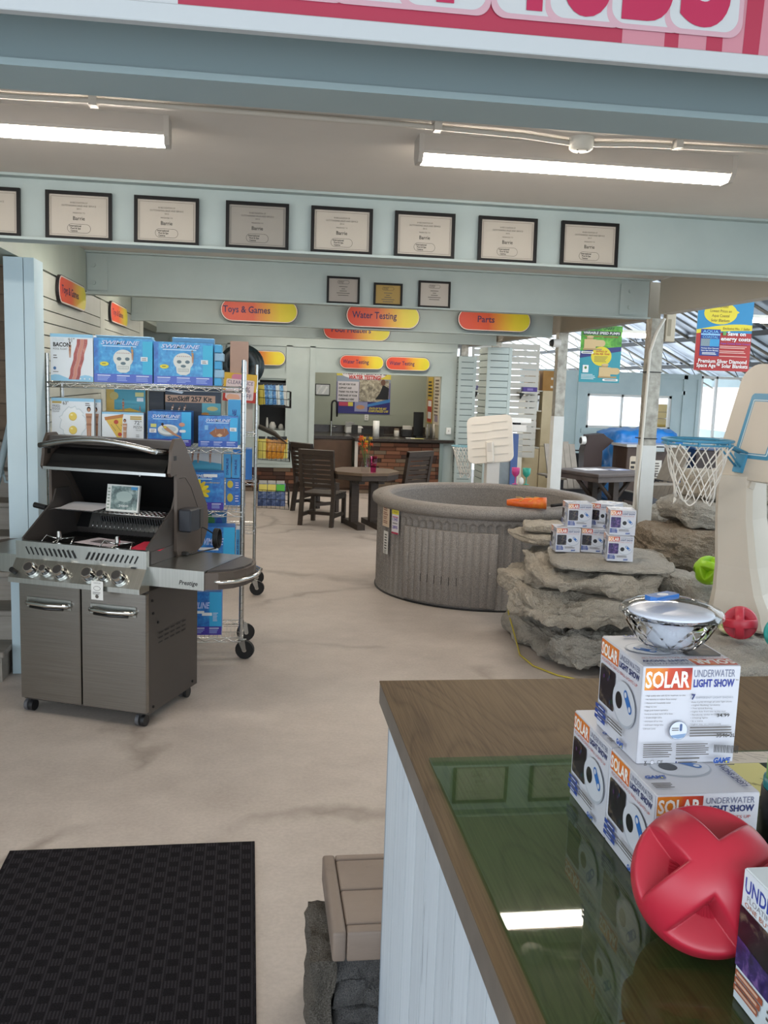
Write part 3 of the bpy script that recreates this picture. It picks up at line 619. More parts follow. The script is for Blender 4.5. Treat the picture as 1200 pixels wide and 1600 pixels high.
for k, (x, r) in enumerate(((-.262, .036), (-.178, .026), (-.088, .036), (.082, .036), (.162, .026), (.255, .036))):
    p = Vector((x, -.07, .81)); kb = B().cyl(p, p+nrm*.012, r*1.12, CHROME, 20).cyl(p+nrm*.012, p+nrm*.03, r*.86, ENAMEL, 20).cyl(p+nrm*.03, p+nrm*.044, r*.9, CHROME, 20, r*.82).out('knob', G)
    B().cyl(p+nrm*.044, p+nrm*.0455, r*.66, m('#4c4a49', .35, .6), 18).out('knob_face', kb)
B().cyl((-.355, -.085, .795), (-.355, -.115, .815), .014, BLACK, 10).out('igniter_button', G)
# side shelves
rs = B().prism([(U1+.004, -.01), (.70, -.01), (.70, .48), (U1+.004, .48)], .772, .872, STEEL2).out('side_shelf', G)
B().prism([(.70, .0), (.76, .03), (.815, .1), (.84, .2), (.84, .3), (.81, .4), (.76, .46), (.70, .48)], .775, .862, GRILLB).prism([(.705, .02), (.80, .11), (.825, .2), (.825, .3), (.8, .38), (.705, .46)], .862, .872, GRILLG).out('shelf_end', rs)
B().tube([(.72, .03, .815), (.775, .03, .815), (.835, .09, .815), (.862, .2, .815), (.862, .3, .815), (.835, .41, .815), (.77, .47, .815)], .011, CHROME, 8).out('towel_bar', rs)
B(FR(-.0105)).text('Prestige', .56, .795, .022, m('#23211f', .4), .105, 'L', .02, .25).out('badge', rs)
ls = B().prism([(U0-.014, -.01), (-.70, -.01), (-.70, .48), (U0-.014, .48)], .772, .872, STEEL2).out('side_shelf', G)
B().prism([(-.70, .0), (-.78, .05), (-.83, .16), (-.83, .32), (-.78, .43), (-.70, .48)], .775, .862, GRILLB).out('shelf_end', ls)
# firebox, grates, warming rack
fb = B().box(U0, U1, 0, .03, .735, .945, GRILLG).box(U0, U1, .5, .56, .735, .97, GRILLG).box(U0, U0+.012, 0, .56, .735, .94, GRILLG).box(U1-.012, U1, 0, .56, .735, .94, GRILLG).box(U0, U1, 0, .56, .735, .85, BLACK).out('firebox', G)
b = B()
for i in range(34): x = -.35+i*.0212; b.box(x, x+.008, .03, .47, .922, .932, m('#2c2c2c', .4, .5))
b.out('cooking_grate', G)
for (x, s) in ((U1-.014, 1), (U0+.004, -1)):
    B().xprism([(.0, .94), (.0, .965), (.27, 1.135), (.30, 1.20), (.42, 1.2), (.5, .94)], x, x+.01, GRILLG).out('firebox_side', G)
wr = B()
for i in range(5): y = .285+i*.04; wr.tube([(-.35, y, 1.083), (.355, y, 1.083)], .004, CHROME2, 5)
for i in range(24): x = -.345+i*.03; wr.tube([(x, .28, 1.086), (x, .45, 1.086)], .0025, CHROME2, 4)
wr.out('warming_rack', G)
rb = B().add([(-.27, .47, .96), (.25, .47, .96), (.25, .51, 1.045), (-.27, .51, 1.045)], [(0, 1, 2, 3)], m('#9a9894', .3, .9))
for i in range(26):
    x = -.2+i*.0165; rb.cyl((x, .488, 1.03), (x+.004, .486, 1.012), .0055, BLACK, 6).cyl((x+.008, .481, 1.014), (x+.012, .480, 1.0), .0055, BLACK, 6)
for i in range(18): rb.tube([(-.24+i*.028, .475, .998), (-.24+i*.028, .462, .955)], .002, CHROME, 4)
rb.out('rear_burner', G)
# lid: back shell, side plates, lip and handle
lid = B().xprism([(.50, .95), (.56, .95), (.645, 1.02), (.64, 1.11), (.48, 1.33), (.36, 1.50), (.26, 1.5), (.255, 1.46), (.33, 1.44), (.455, 1.3), (.6, 1.1), (.6, 1.03)], U0, U1, GRILLG).out('lid', G)
B().xprism([(.50, .955), (.595, 1.03), (.595, 1.1), (.45, 1.3), (.33, 1.435), (.26, 1.40), (.2, 1.33), (.21, 1.315), (.32, 1.38), (.43, 1.28), (.57, 1.09), (.48, .96)], U0+.02, U1-.02, BLACK).out('lid_lining', lid)
B().box(U0+.004, U1-.004, .19, .215, 1.318, 1.334, CHROME2).out('lid_lip', lid)
side = [(.275, .905), (.275, 1.325), (.215, 1.315), (.20, 1.335), (.215, 1.40), (.22, 1.46), (.255, 1.515), (.33, 1.515), (.37, 1.48), (.50, 1.31), (.64, 1.12), (.66, 1.05), (.655, .98), (.59, .89), (.5, .86), (.3, .86)]
for x in (U1, U0-.018):
    sp = B().xprism(side, x, x+.018, GRILLB).out('lid_side_plate', lid)
    B().tube([(x+.018, .30, 1.30), (x+.018, .37, 1.30), (x+.018, .44, 1.24), (x+.018, .57, 1.05), (x+.018, .57, .9)], .003, GRILLG, 4).box(x+.0175, x+.0187, .24, .27, 1.40, 1.425, BLACK).out('embossed_line', sp)
B().tube([(U0+.03+(U1-U0-.06)*i/12, .13-.02*sin(pi*i/12), 1.452+.045*sin(pi*i/12)) for i in range(13)], .016, CHROME2, 10).out('lid_handle', lid)
for x in (U0+.03, U1-.03): B().cyl((x, .13, 1.452), (x, .25, 1.44), .013, CHROME2, 8).out('handle_post', lid)
B().tube([(.09, .44, 1.31), (.09, .425, 1.29), (.1, .41, 1.285)], .008, CHROME, 6).out('lid_lamp', lid)
# castors
for (x, y) in ((-.35, .02), (.33, .02), (.33, .5), (-.35, .5)):
    c = B().cyl((x-.026, y, .032), (x-.006, y, .032), .032, m('#57575a', .5), 14).cyl((x+.006, y, .032), (x+.026, y, .032), .032, m('#1a1a1c', .5), 14).out('castor', G)
    B().box(x-.008, x+.008, y-.012, y+.012, .03, .075, DARK).out('castor_stem', c)
# things left on the grill
def on_grill(name, label, cat, u, v, z, rz=0, rot=None, group=None):
    p = Matrix.Rotation(GT, 3, 'Z') @ Vector((u, v, 0)); t = thing(name, label, cat, (-.898+p.x, 4.925+p.y, z), GT+rz, group)
    if rot: t.rotation_euler = (rot[0], rot[1], GT+rz)
    return t
t = on_grill('booklet', 'square booklet standing on the warming rack inside the open grill', 'booklet', .027, .335, 1.089, 0, (-.16, 0, 0))
B().box(-.1, .1, 0, .016, 0, .15, m('#cfcfc9', .5)).out('pages', t)
a = B(FR(-.0004, -.1)); a.rect(.0, 0, .2, .15, m('#d8d8d2', .4)); a.rect(.028, .012, .192, .142, PH_TUB); a.rect(.15, .125, .188, .142, m('#3b8fc4', .4)); a.ell(.11, .085, .05, .03, m('#a9b9b2', .4))
a.lines(.006, .13, .016, 7, .018, .008, m('#8d9a8a', .4), .1); a.text('2000', .11, .028, .011, WHITE, .06, 'C'); a.out('cover', t)
t = on_grill('price_sheet', 'white printed sheet draped over the left end of the warming rack', 'paper', -.21, .30, 1.091)
def paper(w, h, n, fn, mt, name='sheet', parent=None, inkn=0, mt2=None):
    b = B(); k = n+1; vs = [(w*(i/n-.5), h*(j/n-.5), fn(i/n-.5, j/n-.5)) for j in range(k) for i in range(k)]
    b.add(vs, [(j*k+i, j*k+i+1, (j+1)*k+i+1, (j+1)*k+i) for j in range(n) for i in range(n)], mt, True); o = b.out(name, parent)
    return o
WP = m('#d9d8dc', .7)
paper(.28, .2, 8, lambda x, y: .012+.03*max(0, y)-.09*max(0, -x-.36)**1.0*(1), WP, 'sheet', t)
t = on_grill('flyer', 'white flyer lying on the cooking grate inside the grill', 'paper', .0, .2, .9335, -.2); paper(.26, .19, 4, lambda x, y: .002, m('#c9c1c9', .7), 'sheet', t)
a = B(); a.lay = .0035; a.lines(-.07, .045, .14, 5, .018, .008, INK2, .4); a.out('print', t)
t = on_grill('flyer', 'pinkish red card lying on the cooking grate inside the grill', 'paper', .29, .2, .9335, .18); paper(.17, .25, 4, lambda x, y: .004, m('#d5334f', .7), 'sheet', t)
for (u, v, lab) in ((-.205, .09, 'chrome rotisserie fork on the left of the grill grate'), (.155, .08, 'chrome rotisserie fork on the right of the grill grate')):
    t = on_grill('rotisserie_fork', lab, 'rotisserie fork', u, v, .9335)
    B().cyl((0, 0, .018), (0, .0, .066), .014, CHROME, 10).out('hub', t)
    pr_ = B()
    for sx in (-1, 1): pr_.tube([(0, 0, .022), (sx*.05, 0, .03), (sx*.085, .01, .036), (sx*.09, -.03, .004)], .004, CHROME, 5); pr_.tube([(0, 0, .022), (sx*.015, -.05, .004)], .004, CHROME, 5)
    pr_.out('prong', t)
t = on_grill('hang_tag', 'small white care tag hanging from a grill knob', 'tag', .158, -.122, .70)
B().box(-.034, .034, 0, .001, 0, .098, m('#dcdcd8', .6)).out('card', t); a = B(FR(-.0004)); a.lay = 0
a.text('CAUTION', 0, .085, .006, INK, .04, 'C'); a.ell(0, .06, .02, .012, INK2); a.ell(0, .06, .018, .010, m('#dcdcd8', .6)); a.lines(-.025, .04, .05, 2, .008, .003, INK2); a.ell(0, .018, .01, .01, INK2); a.out('print', t)
B().tube([(0, 0, .098), (.0, .01, .115), (.004, .028, .12)], .0015, WHITE, 4).out('string', t)
t = on_grill('rotisserie_motor', 'black rotisserie motor on the right side of the grill with its coiled cord', 'motor', .40, .37, 1.01)
B().box(0, .075, -.085, .03, 0, .125, m('#23262d', .45), .008).prism([(.0, .03), (.075, .03), (.06, .1), (.0, .1)], .01, .115, m('#33302d', .5)).out('housing', t)
b = B().tube([(.04, .05, .01), (.05, .12, .0), (.07, .19, -.04), (.08, .22, -.06)], .004, BLACK, 5)
for k in range(5): b.tube([(.075+.006*k, .22+.032*cos(2*pi*i/14), -.075+.055*sin(2*pi*i/14)) for i in range(14)], .0045, BLACK, 5, True)
b.tube([(.09, .2, -.13), (.05, .1, -.134), (.03, .0, -.134), (-.01, -.02, -.134)], .004, BLACK, 5); b.out('cord', t)
B().box(-.03, .03, -.04, -.012, -.1375, -.118, DARK, .003).out('plug', t)
t = on_grill('spit_handle', 'black spit handle sticking out of the left side of the grill', 'handle', -.41, .27, 1.09); B().cyl((-.075, 0, .012), (0, 0, 0), .016, BLACK, 10).cyl((0, 0, 0), (.04, 0, -.003), .006, CHROME2, 8).out('grip', t)

# ================================================================ CHROME WIRE RACKS AND THE FLOAT BOXES
def rack(label, x0, x1, y0, y1, top, zs, group):
    t = thing('wire_rack', label, 'shelving', (0, 0, 0), group=group)
    for x in (x0, x1):
        for y in (y0, y1):
            p = B().cyl((x, y, .125), (x, y, top), .0135, CHROME2, 10).out('post', t)
            g = B()
            for k in range(int((top-.2)/.05)): z = .18+k*.05; g.cyl((x, y, z), (x, y, z+.003), .0142, m('#8a8783', .3, .8), 8, cap=False)
            g.out('grooves', p, kind='stuff')
            c = B().cyl((0, -.015, .0625), (0, .015, .0625), .0625, RUBBER, 20).cyl((0, -.017, .0625), (0, .017, .0625), .016, CHROME, 10).out('castor', t, loc=(x+.028, y, 0), rz=random.uniform(-.5, .5))
            B().prism([(-.045, .128), (.005, .128), (.014, .062), (0, .05), (-.014, .062)], -.021, -.018, CHROME2).prism([(-.045, .128), (.005, .128), (.014, .062), (0, .05), (-.014, .062)], .018, .021, CHROME2).prism([(-.045, .125), (.005, .125), (.005, .13), (-.045, .13)], -.021, .021, CHROME2).out('castor_fork', c, rot=(pi/2, 0, 0))
    for z in zs:
        s = B(); r = .0035
        for yy in (y0-.012, y1+.012):
            s.tube([(x0, yy, z-.004), (x1, yy, z-.004)], r, CHROME, 5); s.tube([(x0, yy, z-.034), (x1, yy, z-.034)], r, CHROME, 5)
            n = 26; s.tube([(x0+(x1-x0)*i/n, yy, z-.007-(i % 2)*.024) for i in range(n+1)], .0028, CHROME, 4)
        for xx in (x0-.012, x1+.012):
            s.tube([(xx, y0, z-.004), (xx, y1, z-.004)], r, CHROME, 5); s.tube([(xx, y0, z-.034), (xx, y1, z-.034)], r, CHROME, 5)
            s.tube([(xx, y0+(y1-y0)*i/10, z-.007-(i % 2)*.024) for i in range(11)], .0028, CHROME, 4)
        sh = s.out('shelf', t); d = B()
        for i in range(int((x1-x0)/.028)): d.box(x0+.014+i*.028, x0+.0165+i*.028, y0-.012, y1+.012, z-.0065, z-.004, CHROME2)
        for yy in (y0+.14, y1-.14): d.box(x0, x1, yy, yy+.004, z-.0105, z-.0065, CHROME2)
        d.out('wire_deck', sh)
    return t
GR = 'chrome wire racks on castors'
rack('chrome wire rack on castors loaded with blue pool float boxes behind the grill', -1.295, -.09, 5.995, 6.425, 1.962, (1.79, 1.40, .99, .57, .15), GR)
rack('second chrome wire rack on castors standing behind the rack of float boxes', -1.22, -.012, 7.83, 8.27, 1.962, (1.79, 1.40, .99, .57, .15), GR)
SKIN = m('#b98a6c', .6); SKIN2 = m('#9c6e54', .6); HAIR = m('#2a1d18', .7); WHT = m('#dfe4e8', .45); LB = m('#8fc3df', .45)
def person(a, x, y, h, suit, lean=0):
    a.ell(x+lean*.9, y+h*.92, h*.055, h*.075, HAIR, 12); a.ell(x+lean*.9, y+h*.9, h*.038, h*.05, SKIN, 12)
    a.poly([(x-h*.09+lean*.6, y+h*.8), (x+h*.09+lean*.6, y+h*.8), (x+h*.06, y+h*.5), (x-h*.06, y+h*.5)], SKIN)
    a.poly([(x-h*.07, y+h*.52), (x+h*.07, y+h*.52), (x+h*.05, y), (x+h*.015, y), (x, y+h*.4), (x-h*.015, y), (x-h*.05, y)], SKIN)
    a.rect(x-h*.07+lean*.4, y+h*.67, x+h*.07+lean*.4, y+h*.73, suit); a.rect(x-h*.065, y+h*.46, x+h*.065, y+h*.52, suit)
def wave(a, w, h, c=LB): a.poly([(0, 0), (w, 0)]+[(w*(10-i)/10, h*(.7+.3*sin(i*.9))) for i in range(11)], c)
def art_bacon(a, w, h):
    a.rect(0, 0, w, h, WHT); a.rect(0, h*.93, w, h, LB); wave(a, w, h*.14)
    for k, dx in enumerate((-.035, 0, .035)): a.poly([(w*(.50+dx*2.4)+w*.22*i/8+w*.012*sin(i*2.1), h*(.04+.86*i/8)) for i in range(9)]+[(w*(.58+dx*2.4)+w*.22*(8-i)/8+w*.012*sin((8-i)*2.1), h*(.04+.86*(8-i)/8)) for i in range(9)], BACON if k != 1 else m('#c98775', .5))
    person(a, w*.46, h*.5, h*.34, SKIN2); a.text('91"', w*.42, h*.83, h*.085, INK2, w*.15); a.text('BACON', w*.07, h*.73, h*.085, INK, w*.4, bold=.03); a.text('POOL FLOAT', w*.07, h*.66, h*.04, INK2, w*.33)
    a.text('DELUXE', w*.06, h*.845, h*.06, m('#c9d3d8', .5), w*.26); a.lines(w*.07, h*.55, w*.1, 2, h*.05, h*.018, INK2); a.ell(w*.1, h*.27, w*.035, h*.035, m('#3d6a9c', .5), 16); a.lines(w*.06, h*.2, w*.15, 1, .01, h*.012, INK2)
    for x in (.7, .8, .92): a.ell(w*x, h*.06, w*.018, h*.018, WHT, 12)
def title(a, w, h, y=.84, x=.5, tw=.6):
    a.text('SWIMLINE', w*x+.002, h*y-.0015, h*.085, m('#2a3f9a', .5), w*tw, 'C', .03, .3); a.text('SWIMLINE', w*x, h*y, h*.085, m('#c5d4ee', .5), w*tw, 'C', .02, .3); a.rect(w*(x-.3), h*(y-.05), w*(x+.27), h*(y-.025), m('#b4d6f0', .5))
def blurb(a, w, h, mt):
    a.rect(0, 0, w, h*.2, mt)
    for i in range(3): a.lines(w*(.06+.33*i), h*.17, w*.22, 1, .01, h*.022, m('#d5dcf2', .5), 0); a.lines(w*(.06+.33*i), h*.125, w*.24, 3, h*.033, h*.014, m('#9fb4e6', .5), .4)
def art_skull(a, w, h):
    a.rect(0, 0, w, h, PH_AQUA); a.rect(0, 0, w*.08, h, PH_BLUE); a.rect(w*.83, 0, w, h*.95, m('#35b2d8', .45)); title(a, w, h, .86, .45, .66); blurb(a, w, h, m('#4d66c0', .45))
    SK = m('#d9dcd6', .5); GY = m('#5d737c', .5); cx, cy = w*.5, h*.5
    a.ell(cx, cy+h*.05, w*.17, h*.2, SK, 28); a.poly([(cx-w*.13, cy-h*.02), (cx+w*.13, cy-h*.02), (cx+w*.11, cy-h*.22), (cx+w*.05, cy-h*.27), (cx-w*.05, cy-h*.27), (cx-w*.11, cy-h*.22)], SK)
    for s in (-1, 1): a.ell(cx+s*w*.07, cy+h*.04, w*.04, h*.04, GY, 16)
    a.ell(cx, cy-h*.06, w*.045, h*.035, GY, 14); a.rect(cx-w*.09, cy-h*.19, cx+w*.09, cy-h*.12, GY)
    for i in range(7): a.rect(cx-w*.085+i*w*.025, cy-h*.185, cx-w*.065+i*w*.025, cy-h*.125, SK)
    for i in range(7): a.ell(cx-w*.1+i*w*.033, cy+h*.17, w*.008, h*.01, m('#8a3a3a', .5), 8)
    a.ell(w*.18, h*.42, w*.075, h*.05, m('#ddd33a', .5)); a.lines(w*.14, h*.43, w*.08, 1, .01, h*.016, INK2); a.rect(w*.8, h*.5, w*.92, h*.6, WHT); a.lines(w*.82, h*.57, w*.08, 2, h*.035, h*.014, INK2)
    person(a, w*.66, h*.52, h*.3, m('#c9a24a', .5), -.004)
def art_egg(a, w, h):
    a.rect(0, 0, w, h, WHT); a.rect(0, h*.93, w, h, LB); wave(a, w, h*.1); EW = m('#c9d2d6', .5); EW2 = m('#e6eaec', .5)
    for k, (sc, mt) in enumerate(((1, EW), (.93, EW2))): a.poly([(w*.5+w*(.31+.03*sin(i*1.7)+.02*cos(i*3.1))*sc*cos(2*pi*i/36), h*.46+h*(.36+.03*cos(i*2.3))*sc*sin(2*pi*i/36)) for i in range(36)], mt)
    for y in (.6, .3): a.ell(w*.5, h*y, w*.095, h*.095, m('#c9a83a', .4)); a.ell(w*.5, h*(y+.008), w*.085, h*.085, m('#dfc23c', .3)); a.ell(w*.47, h*(y+.035), w*.03, h*.02, m('#eedd8a', .3), 12)
    person(a, w*.88, h*.05, h*.78, SKIN2); a.text('63"', w*.27, h*.855, h*.075, INK2, w*.13); a.lines(w*.02, h*.93, w*.22, 1, .01, h*.05, m('#b9a25c', .5), 0); a.text('FRIED', w*.03, h*.8, h*.05, INK2, w*.18); a.text('EGGS', w*.03, h*.74, h*.05, INK2, w*.18); a.text('POOL FLOAT', w*.03, h*.69, h*.03, INK2, w*.16); a.lines(w*.8, h*.9, w*.12, 2, h*.04, h*.015, INK2)
def art_pizza(a, w, h):
    a.rect(0, 0, w, h, WHT); a.rect(0, h*.94, w, h, LB); wave(a, w*1.0, h*.06)
    a.poly([(w*.08, h*.78), (w*.5, h*.9), (w*.46, h*.02)], m('#dcb850', .5)); a.poly([(w*.06, h*.84), (w*.08, h*.74), (w*.5, h*.84), (w*.52, h*.95)], m('#b8783a', .5))
    for x, y, r in ((.34, .7, .055), (.43, .32, .05), (.45, .12, .03)): a.ell(w*x, h*y, w*r, h*r*1.25, m('#b9432a', .5), 16)
    for i in range(9): a.line(w*(.22+.03*i), h*(.62-.05*(i % 4)), w*(.24+.03*i), h*(.58-.05*(i % 4)), h*.014, m('#5f6a34', .5))
    person(a, w*.55, h*.05, h*.76, m('#d8c0b0', .5)); a.lines(w*.68, h*.89, w*.28, 2, h*.06, h*.045, m('#c2a24a', .5), .2); a.text('72"', w*.95, h*.64, h*.11, INK, w*.17, 'R'); a.text('PIZZA', w*.97, h*.52, h*.075, INK2, w*.21, 'R'); a.text('POOL FLOAT', w*.96, h*.44, h*.045, INK2, w*.14, 'R'); a.lines(w*.82, h*.32, w*.1, 2, h*.05, h*.015, INK2); a.lines(w*.05, h*.14, w*.2, 2, h*.045, h*.015, INK2)
def art_lounge(a, w, h):
    a.rect(0, 0, w, h, PH_BLUE); a.rect(w*.78, 0, w, h, m('#2fa9e0', .45)); title(a, w, h, .82, .42, .66); blurb(a, w, h, m('#3a2f9a', .45))
    a.ell(w*.47, h*.45, w*.24, h*.17, m('#9aa9b2', .5)); a.ell(w*.47, h*.48, w*.24, h*.15, m('#dde2e2', .5)); a.ell(w*.49, h*.49, w*.17, h*.09, m('#b9c6cc', .5))
    a.poly([(w*.32, h*.6), (w*.42, h*.58), (w*.62, h*.38), (w*.78, h*.27), (w*.77, h*.24), (w*.58, h*.33), (w*.4, h*.47)], SKIN); a.ell(w*.34, h*.63, w*.03, h*.045, HAIR, 12); a.rect(w*.37, h*.52, w*.43, h*.57, m('#d8c83a', .5))
    a.rect(w*.07, h*.54, w*.2, h*.64, m('#cfd27a', .5)); a.rect(w*.04, h*.38, w*.2, h*.5, WHT); a.lines(w*.07, h*.46, w*.1, 2, h*.04, h*.015, INK2); a.ell(w*.79, h*.63, w*.07, h*.06, m('#c08a74', .5)); a.pill(w*.73, h*.4, w*.88, h*.48, WHT)
def art_raft(a, w, h):
    a.rect(0, 0, w, h, PH_BLUE); a.rect(w*.8, 0, w, h*.95, m('#2fa9e0', .45)); title(a, w, h, .82, .5, .64); blurb(a, w, h, m('#2a55b4', .45))
    a.poly([(w*.28, h*.45), (w*.42, h*.58), (w*.72, h*.6), (w*.78, h*.45), (w*.68, h*.34), (w*.4, h*.32)], m('#96603f', .5)); a.poly([(w*.46, h*.38), (w*.54, h*.44), (w*.62, h*.39), (w*.55, h*.32)], m('#d8b48a', .5))
    for x in (.44, .66): person(a, w*x, h*.46, h*.2, m('#a83a3a', .5))
    a.rect(w*.16, h*.55, w*.25, h*.7, m('#7fb4e0', .5)); a.rect(w*.8, h*.52, w*.97, h*.64, WHT); a.lines(w*.83, h*.6, w*.1, 2, h*.04, h*.015, INK2)
def art_flower(a, w, h):
    a.rect(0, 0, w, h, PH_BLUE); title(a, w, h, .86, .45, .6); blurb(a, w, h, m('#43309c', .45)); a.rect(w*.52, h*.88, w*.85, h*.96, WHT); YF = m('#d8c624', .45)
    for i in range(14): t_ = 2*pi*i/14; a.ell(w*.36+w*.2*cos(t_), h*.5+h*.2*sin(t_), w*.12, h*.05, YF if i % 2 else m('#c9b01c', .45), 14, t_)
    a.ell(w*.36, h*.5, w*.13, h*.12, m('#a8641c', .5)); person(a, w*.34, h*.5, h*.32, m('#3a2a60', .5)); a.text('Sunflower', w*.52, h*.72, h*.04, m('#d9c46a', .5), w*.4, 'L', 0, .2)
def art_swimmers(a, w, h):
    a.rect(0, 0, w, h, m('#cfcfcb', .45)); a.poly([(0, h*.28), (w*.35, h*.5), (w, h*.36), (w, h*.02), (0, h*.02)], m('#3f9ab8', .45)); a.poly([(0, h*.1), (w*.2, h*.02), (w*.1, h*.4), (0, h*.5)], WHT)
    for x, hh in ((.28, .5), (.42, .55), (.72, .6)): person(a, w*x, h*.38, h*hh, SKIN2, .006)
def art_beach(a, w, h):
    a.rect(0, 0, w, h, m('#3a97ab', .45)); a.rect(0, 0, w*.2, h, m('#c9a545', .45)); a.poly([(w*.1, 0), (w*.95, 0), (w*.95, h*.14), (w*.6, h*.3), (w*.3, h*.22), (w*.1, h*.25)], m('#d0a82c', .45)); person(a, w*.43, h*.14, h*.5, m('#a8342a', .5)); person(a, w*.86, h*.14, h*.26, m('#a8342a', .5)); a.ell(w*.2, h*.75, w*.11, h*.15, m('#c9b56a', .5)); a.rect(w*.74, h*.74, w*.96, h*.9, m('#d2cf8a', .5)); a.rect(w*.78, h*.56, w*.95, h*.7, WHT)
def art_kit(a, w, h):
    a.rect(0, 0, w, h, m('#1b2b3c', .45)); a.rect(0, h*.74, w*.9, h*.875, m('#c99c7e', .45)); a.text('SunSkiff 257 Kit', w*.04, h*.765, h*.085, INK, w*.8, bold=.03); a.rect(w*.66, h*.4, w, h*.74, m('#4fa3b0', .45)); a.ell(w*.85, h*.64, w*.1, h*.04, m('#c9bb7a', .5)); a.ell(w*.72, h*.54, w*.07, h*.03, m('#c98a34', .5))
    a.poly([(w*.03, h*.94), (w*.3, h*.9), (w*.33, h*.93), (w*.1, h*.98)], WHT)
    for x, hh in ((.12, .3), (.24, .26), (.34, .3)): person(a, w*x, h*.5, h*hh*.7, WHT, .01)
    a.poly([(w*.05, h*.5), (w*.5, h*.48), (w*.46, h*.56), (w*.1, h*.56)], m('#7a5044', .5))
def art_plain(a, w, h): a.rect(0, 0, w, h, PH_BLUE); a.rect(w*.72, 0, w, h, m('#2fa9e0', .45)); a.text('SWIMLINE', w*.42, h*.62, h*.14, m('#b7c4f0', .5), w*.62, 'C', .02, .3); a.rect(w*.12, h*.5, w*.6, h*.56, WHT); a.rect(0, 0, w, h*.12, m('#43309c', .45))
def art_sunflower_low(a, w, h):
    art_plain(a, w, h); a.ell(w*.2, h*.34, w*.2, h*.16, m('#c9a21c', .5)); a.ell(w*.2, h*.34, w*.12, h*.1, m('#6a3f14', .5)); a.rect(w*.55, h*.45, w*.78, h*.52, WHT); a.lines(w*.8, h*.52, w*.12, 6, h*.035, h*.02, m('#b7d4f0', .5)); blurb(a, w, h, m('#43309c', .45))
def art_vert(a, w, h): a.rect(0, 0, w, h, m('#3c9fd6', .45)); M0 = a.M; a.M = M0 @ Matrix.Translation((w*.5, h*.12, 0)) @ Matrix.Rotation(pi/2, 4, 'Z'); a.text('SWIMLINE', 0, -w*.16, w*.3, m('#24408f', .5), h*.66, 'L', .03); a.M = M0
def art_swim(a, w, h):
    a.rect(0, 0, w, h, m('#3a9fc0', .45)); a.rect(0, h*.75, w, h, m('#8fb9bb', .45)); a.ell(w*.12, h*.55, w*.16, h*.4, SKIN2); a.ell(w*.55, h*.6, w*.14, h*.2, m('#d8d2a0', .5)); person(a, w*.5, h*.1, h*.5, m('#b03a4a', .5)); person(a, w*.8, h*.2, h*.4, m('#b03a4a', .5))
def art_red(a, w, h):
    a.rect(0, 0, w, h, m('#8a2f22', .45))
    for i in range(5): a.rect(0, h*(.1+i*.18), w, h*(.18+i*.18), m('#b9482c', .45))
def art_duck(a, w, h): a.rect(0, 0, w, h, PH_BLUE); a.ell(w*.3, h*.55, w*.2, h*.3, m('#d8c23a', .5)); a.rect(w*.6, h*.2, w*.95, h*.8, m('#2a5fb8', .5)); a.lines(w*.65, h*.7, w*.25, 3, h*.18, h*.06, WHT)
def art_green(a, w, h): a.rect(0, 0, w, h, m('#2a6f9c', .45)); a.ell(w*.3, h*.5, w*.22, h*.35, m('#3f8a4a', .5)); a.ell(w*.7, h*.4, w*.14, h*.3, m('#2a4fa0', .5)); a.rect(w*.4, h*.7, w*.9, h*.85, WHT)
def art_none(a, w, h): pass
def upper(fn, k, bg):
    def f(a, w, h): a.rect(0, 0, w, h, bg); M0 = a.M; a.M = M0 @ Matrix.Translation((0, h*(1-k), 0)); fn(a, w, h*k); a.M = M0
    return f
GB = 'boxed pool floats on the chrome rack'
def fbox(label, x0, x1, z, h, art, body, y0=6.015, dep=.14, group=GB, name='float_box', cat='box', rz=0):
    t = thing(name, label, cat, ((x0+x1)/2, y0, z), rz, group); w = x1-x0
    B().box(-w/2, w/2, 0, dep, 0, h, body, .003).out('carton', t)
    a = B(FR(-.0003, -w/2)); art(a, w, h)
    if a.v: a.out('printed_face', t)
    return t
CB = m('#3f9fd0', .5); CB2 = m('#2a6fbc', .5); CWH = m('#c9cdd0', .5)
z = 1.7935
fbox('white bacon pool float box at the left end of the top rack shelf', -1.278, -1.022, z, .29, art_bacon, CWH)
fbox('left of two light blue skull float boxes on the top rack shelf', -1.017, -.66, z, .275, art_skull, CB, dep=.2)
fbox('right of two blue skull float boxes on the top rack shelf', -.652, -.286, z, .265, art_skull, CB, dep=.2)
fbox('pale blue box peeking over the left skull box on the top shelf', -1.05, -.69, z, .30, art_none, m('#6f9fc0', .5), 6.26, .14)
fbox('pale blue box peeking over the right skull box on the top shelf', -.56, -.29, z, .305, art_none, m('#5f93ba', .5), 6.26, .14)
for i in range(5): fbox(('lowest', 'second', 'middle', 'fourth', 'topmost')[i]+' slim blue box of the little stack beside the right skull box', -.277, -.232+.012*(i % 2), z+i*.0525, .05, art_none, (CB, m('#8fb4cc', .5))[i % 2], 6.03+.01*(i % 2), .2, 'slim boxes stacked on the top shelf', 'slim_box')
z = 1.4035
fbox('white fried egg pool float box at the left end of the second shelf', -1.277, -1.02, z, .285, art_egg, CWH, dep=.06)
fbox('second fried egg float box right behind the front one', -1.262, -.99, z, .28, art_egg, CWH, 6.09, .06)
fbox('white pizza slice pool float box on the second shelf', -.972, -.716, z, .205, art_pizza, CWH)
fbox('blue float box showing a round white lounger on the second shelf', -.69, -.42, z, .218, art_lounge, CB2, dep=.24)
fbox('blue float box showing a brown raft at the right of the second shelf', -.374, -.125, z, .198, art_raft, CB2)
fbox('yellow and teal beach picture box at the back of the second shelf', -.985, -.735, z, .345, upper(art_beach, .5, m('#3a97ab', .45)), m('#a8915a', .5), 6.28, .1)
fbox('dark kayak kit box at the back of the second shelf', -.61, -.245, z, .365, art_kit, m('#22303c', .5), 6.31, .1)
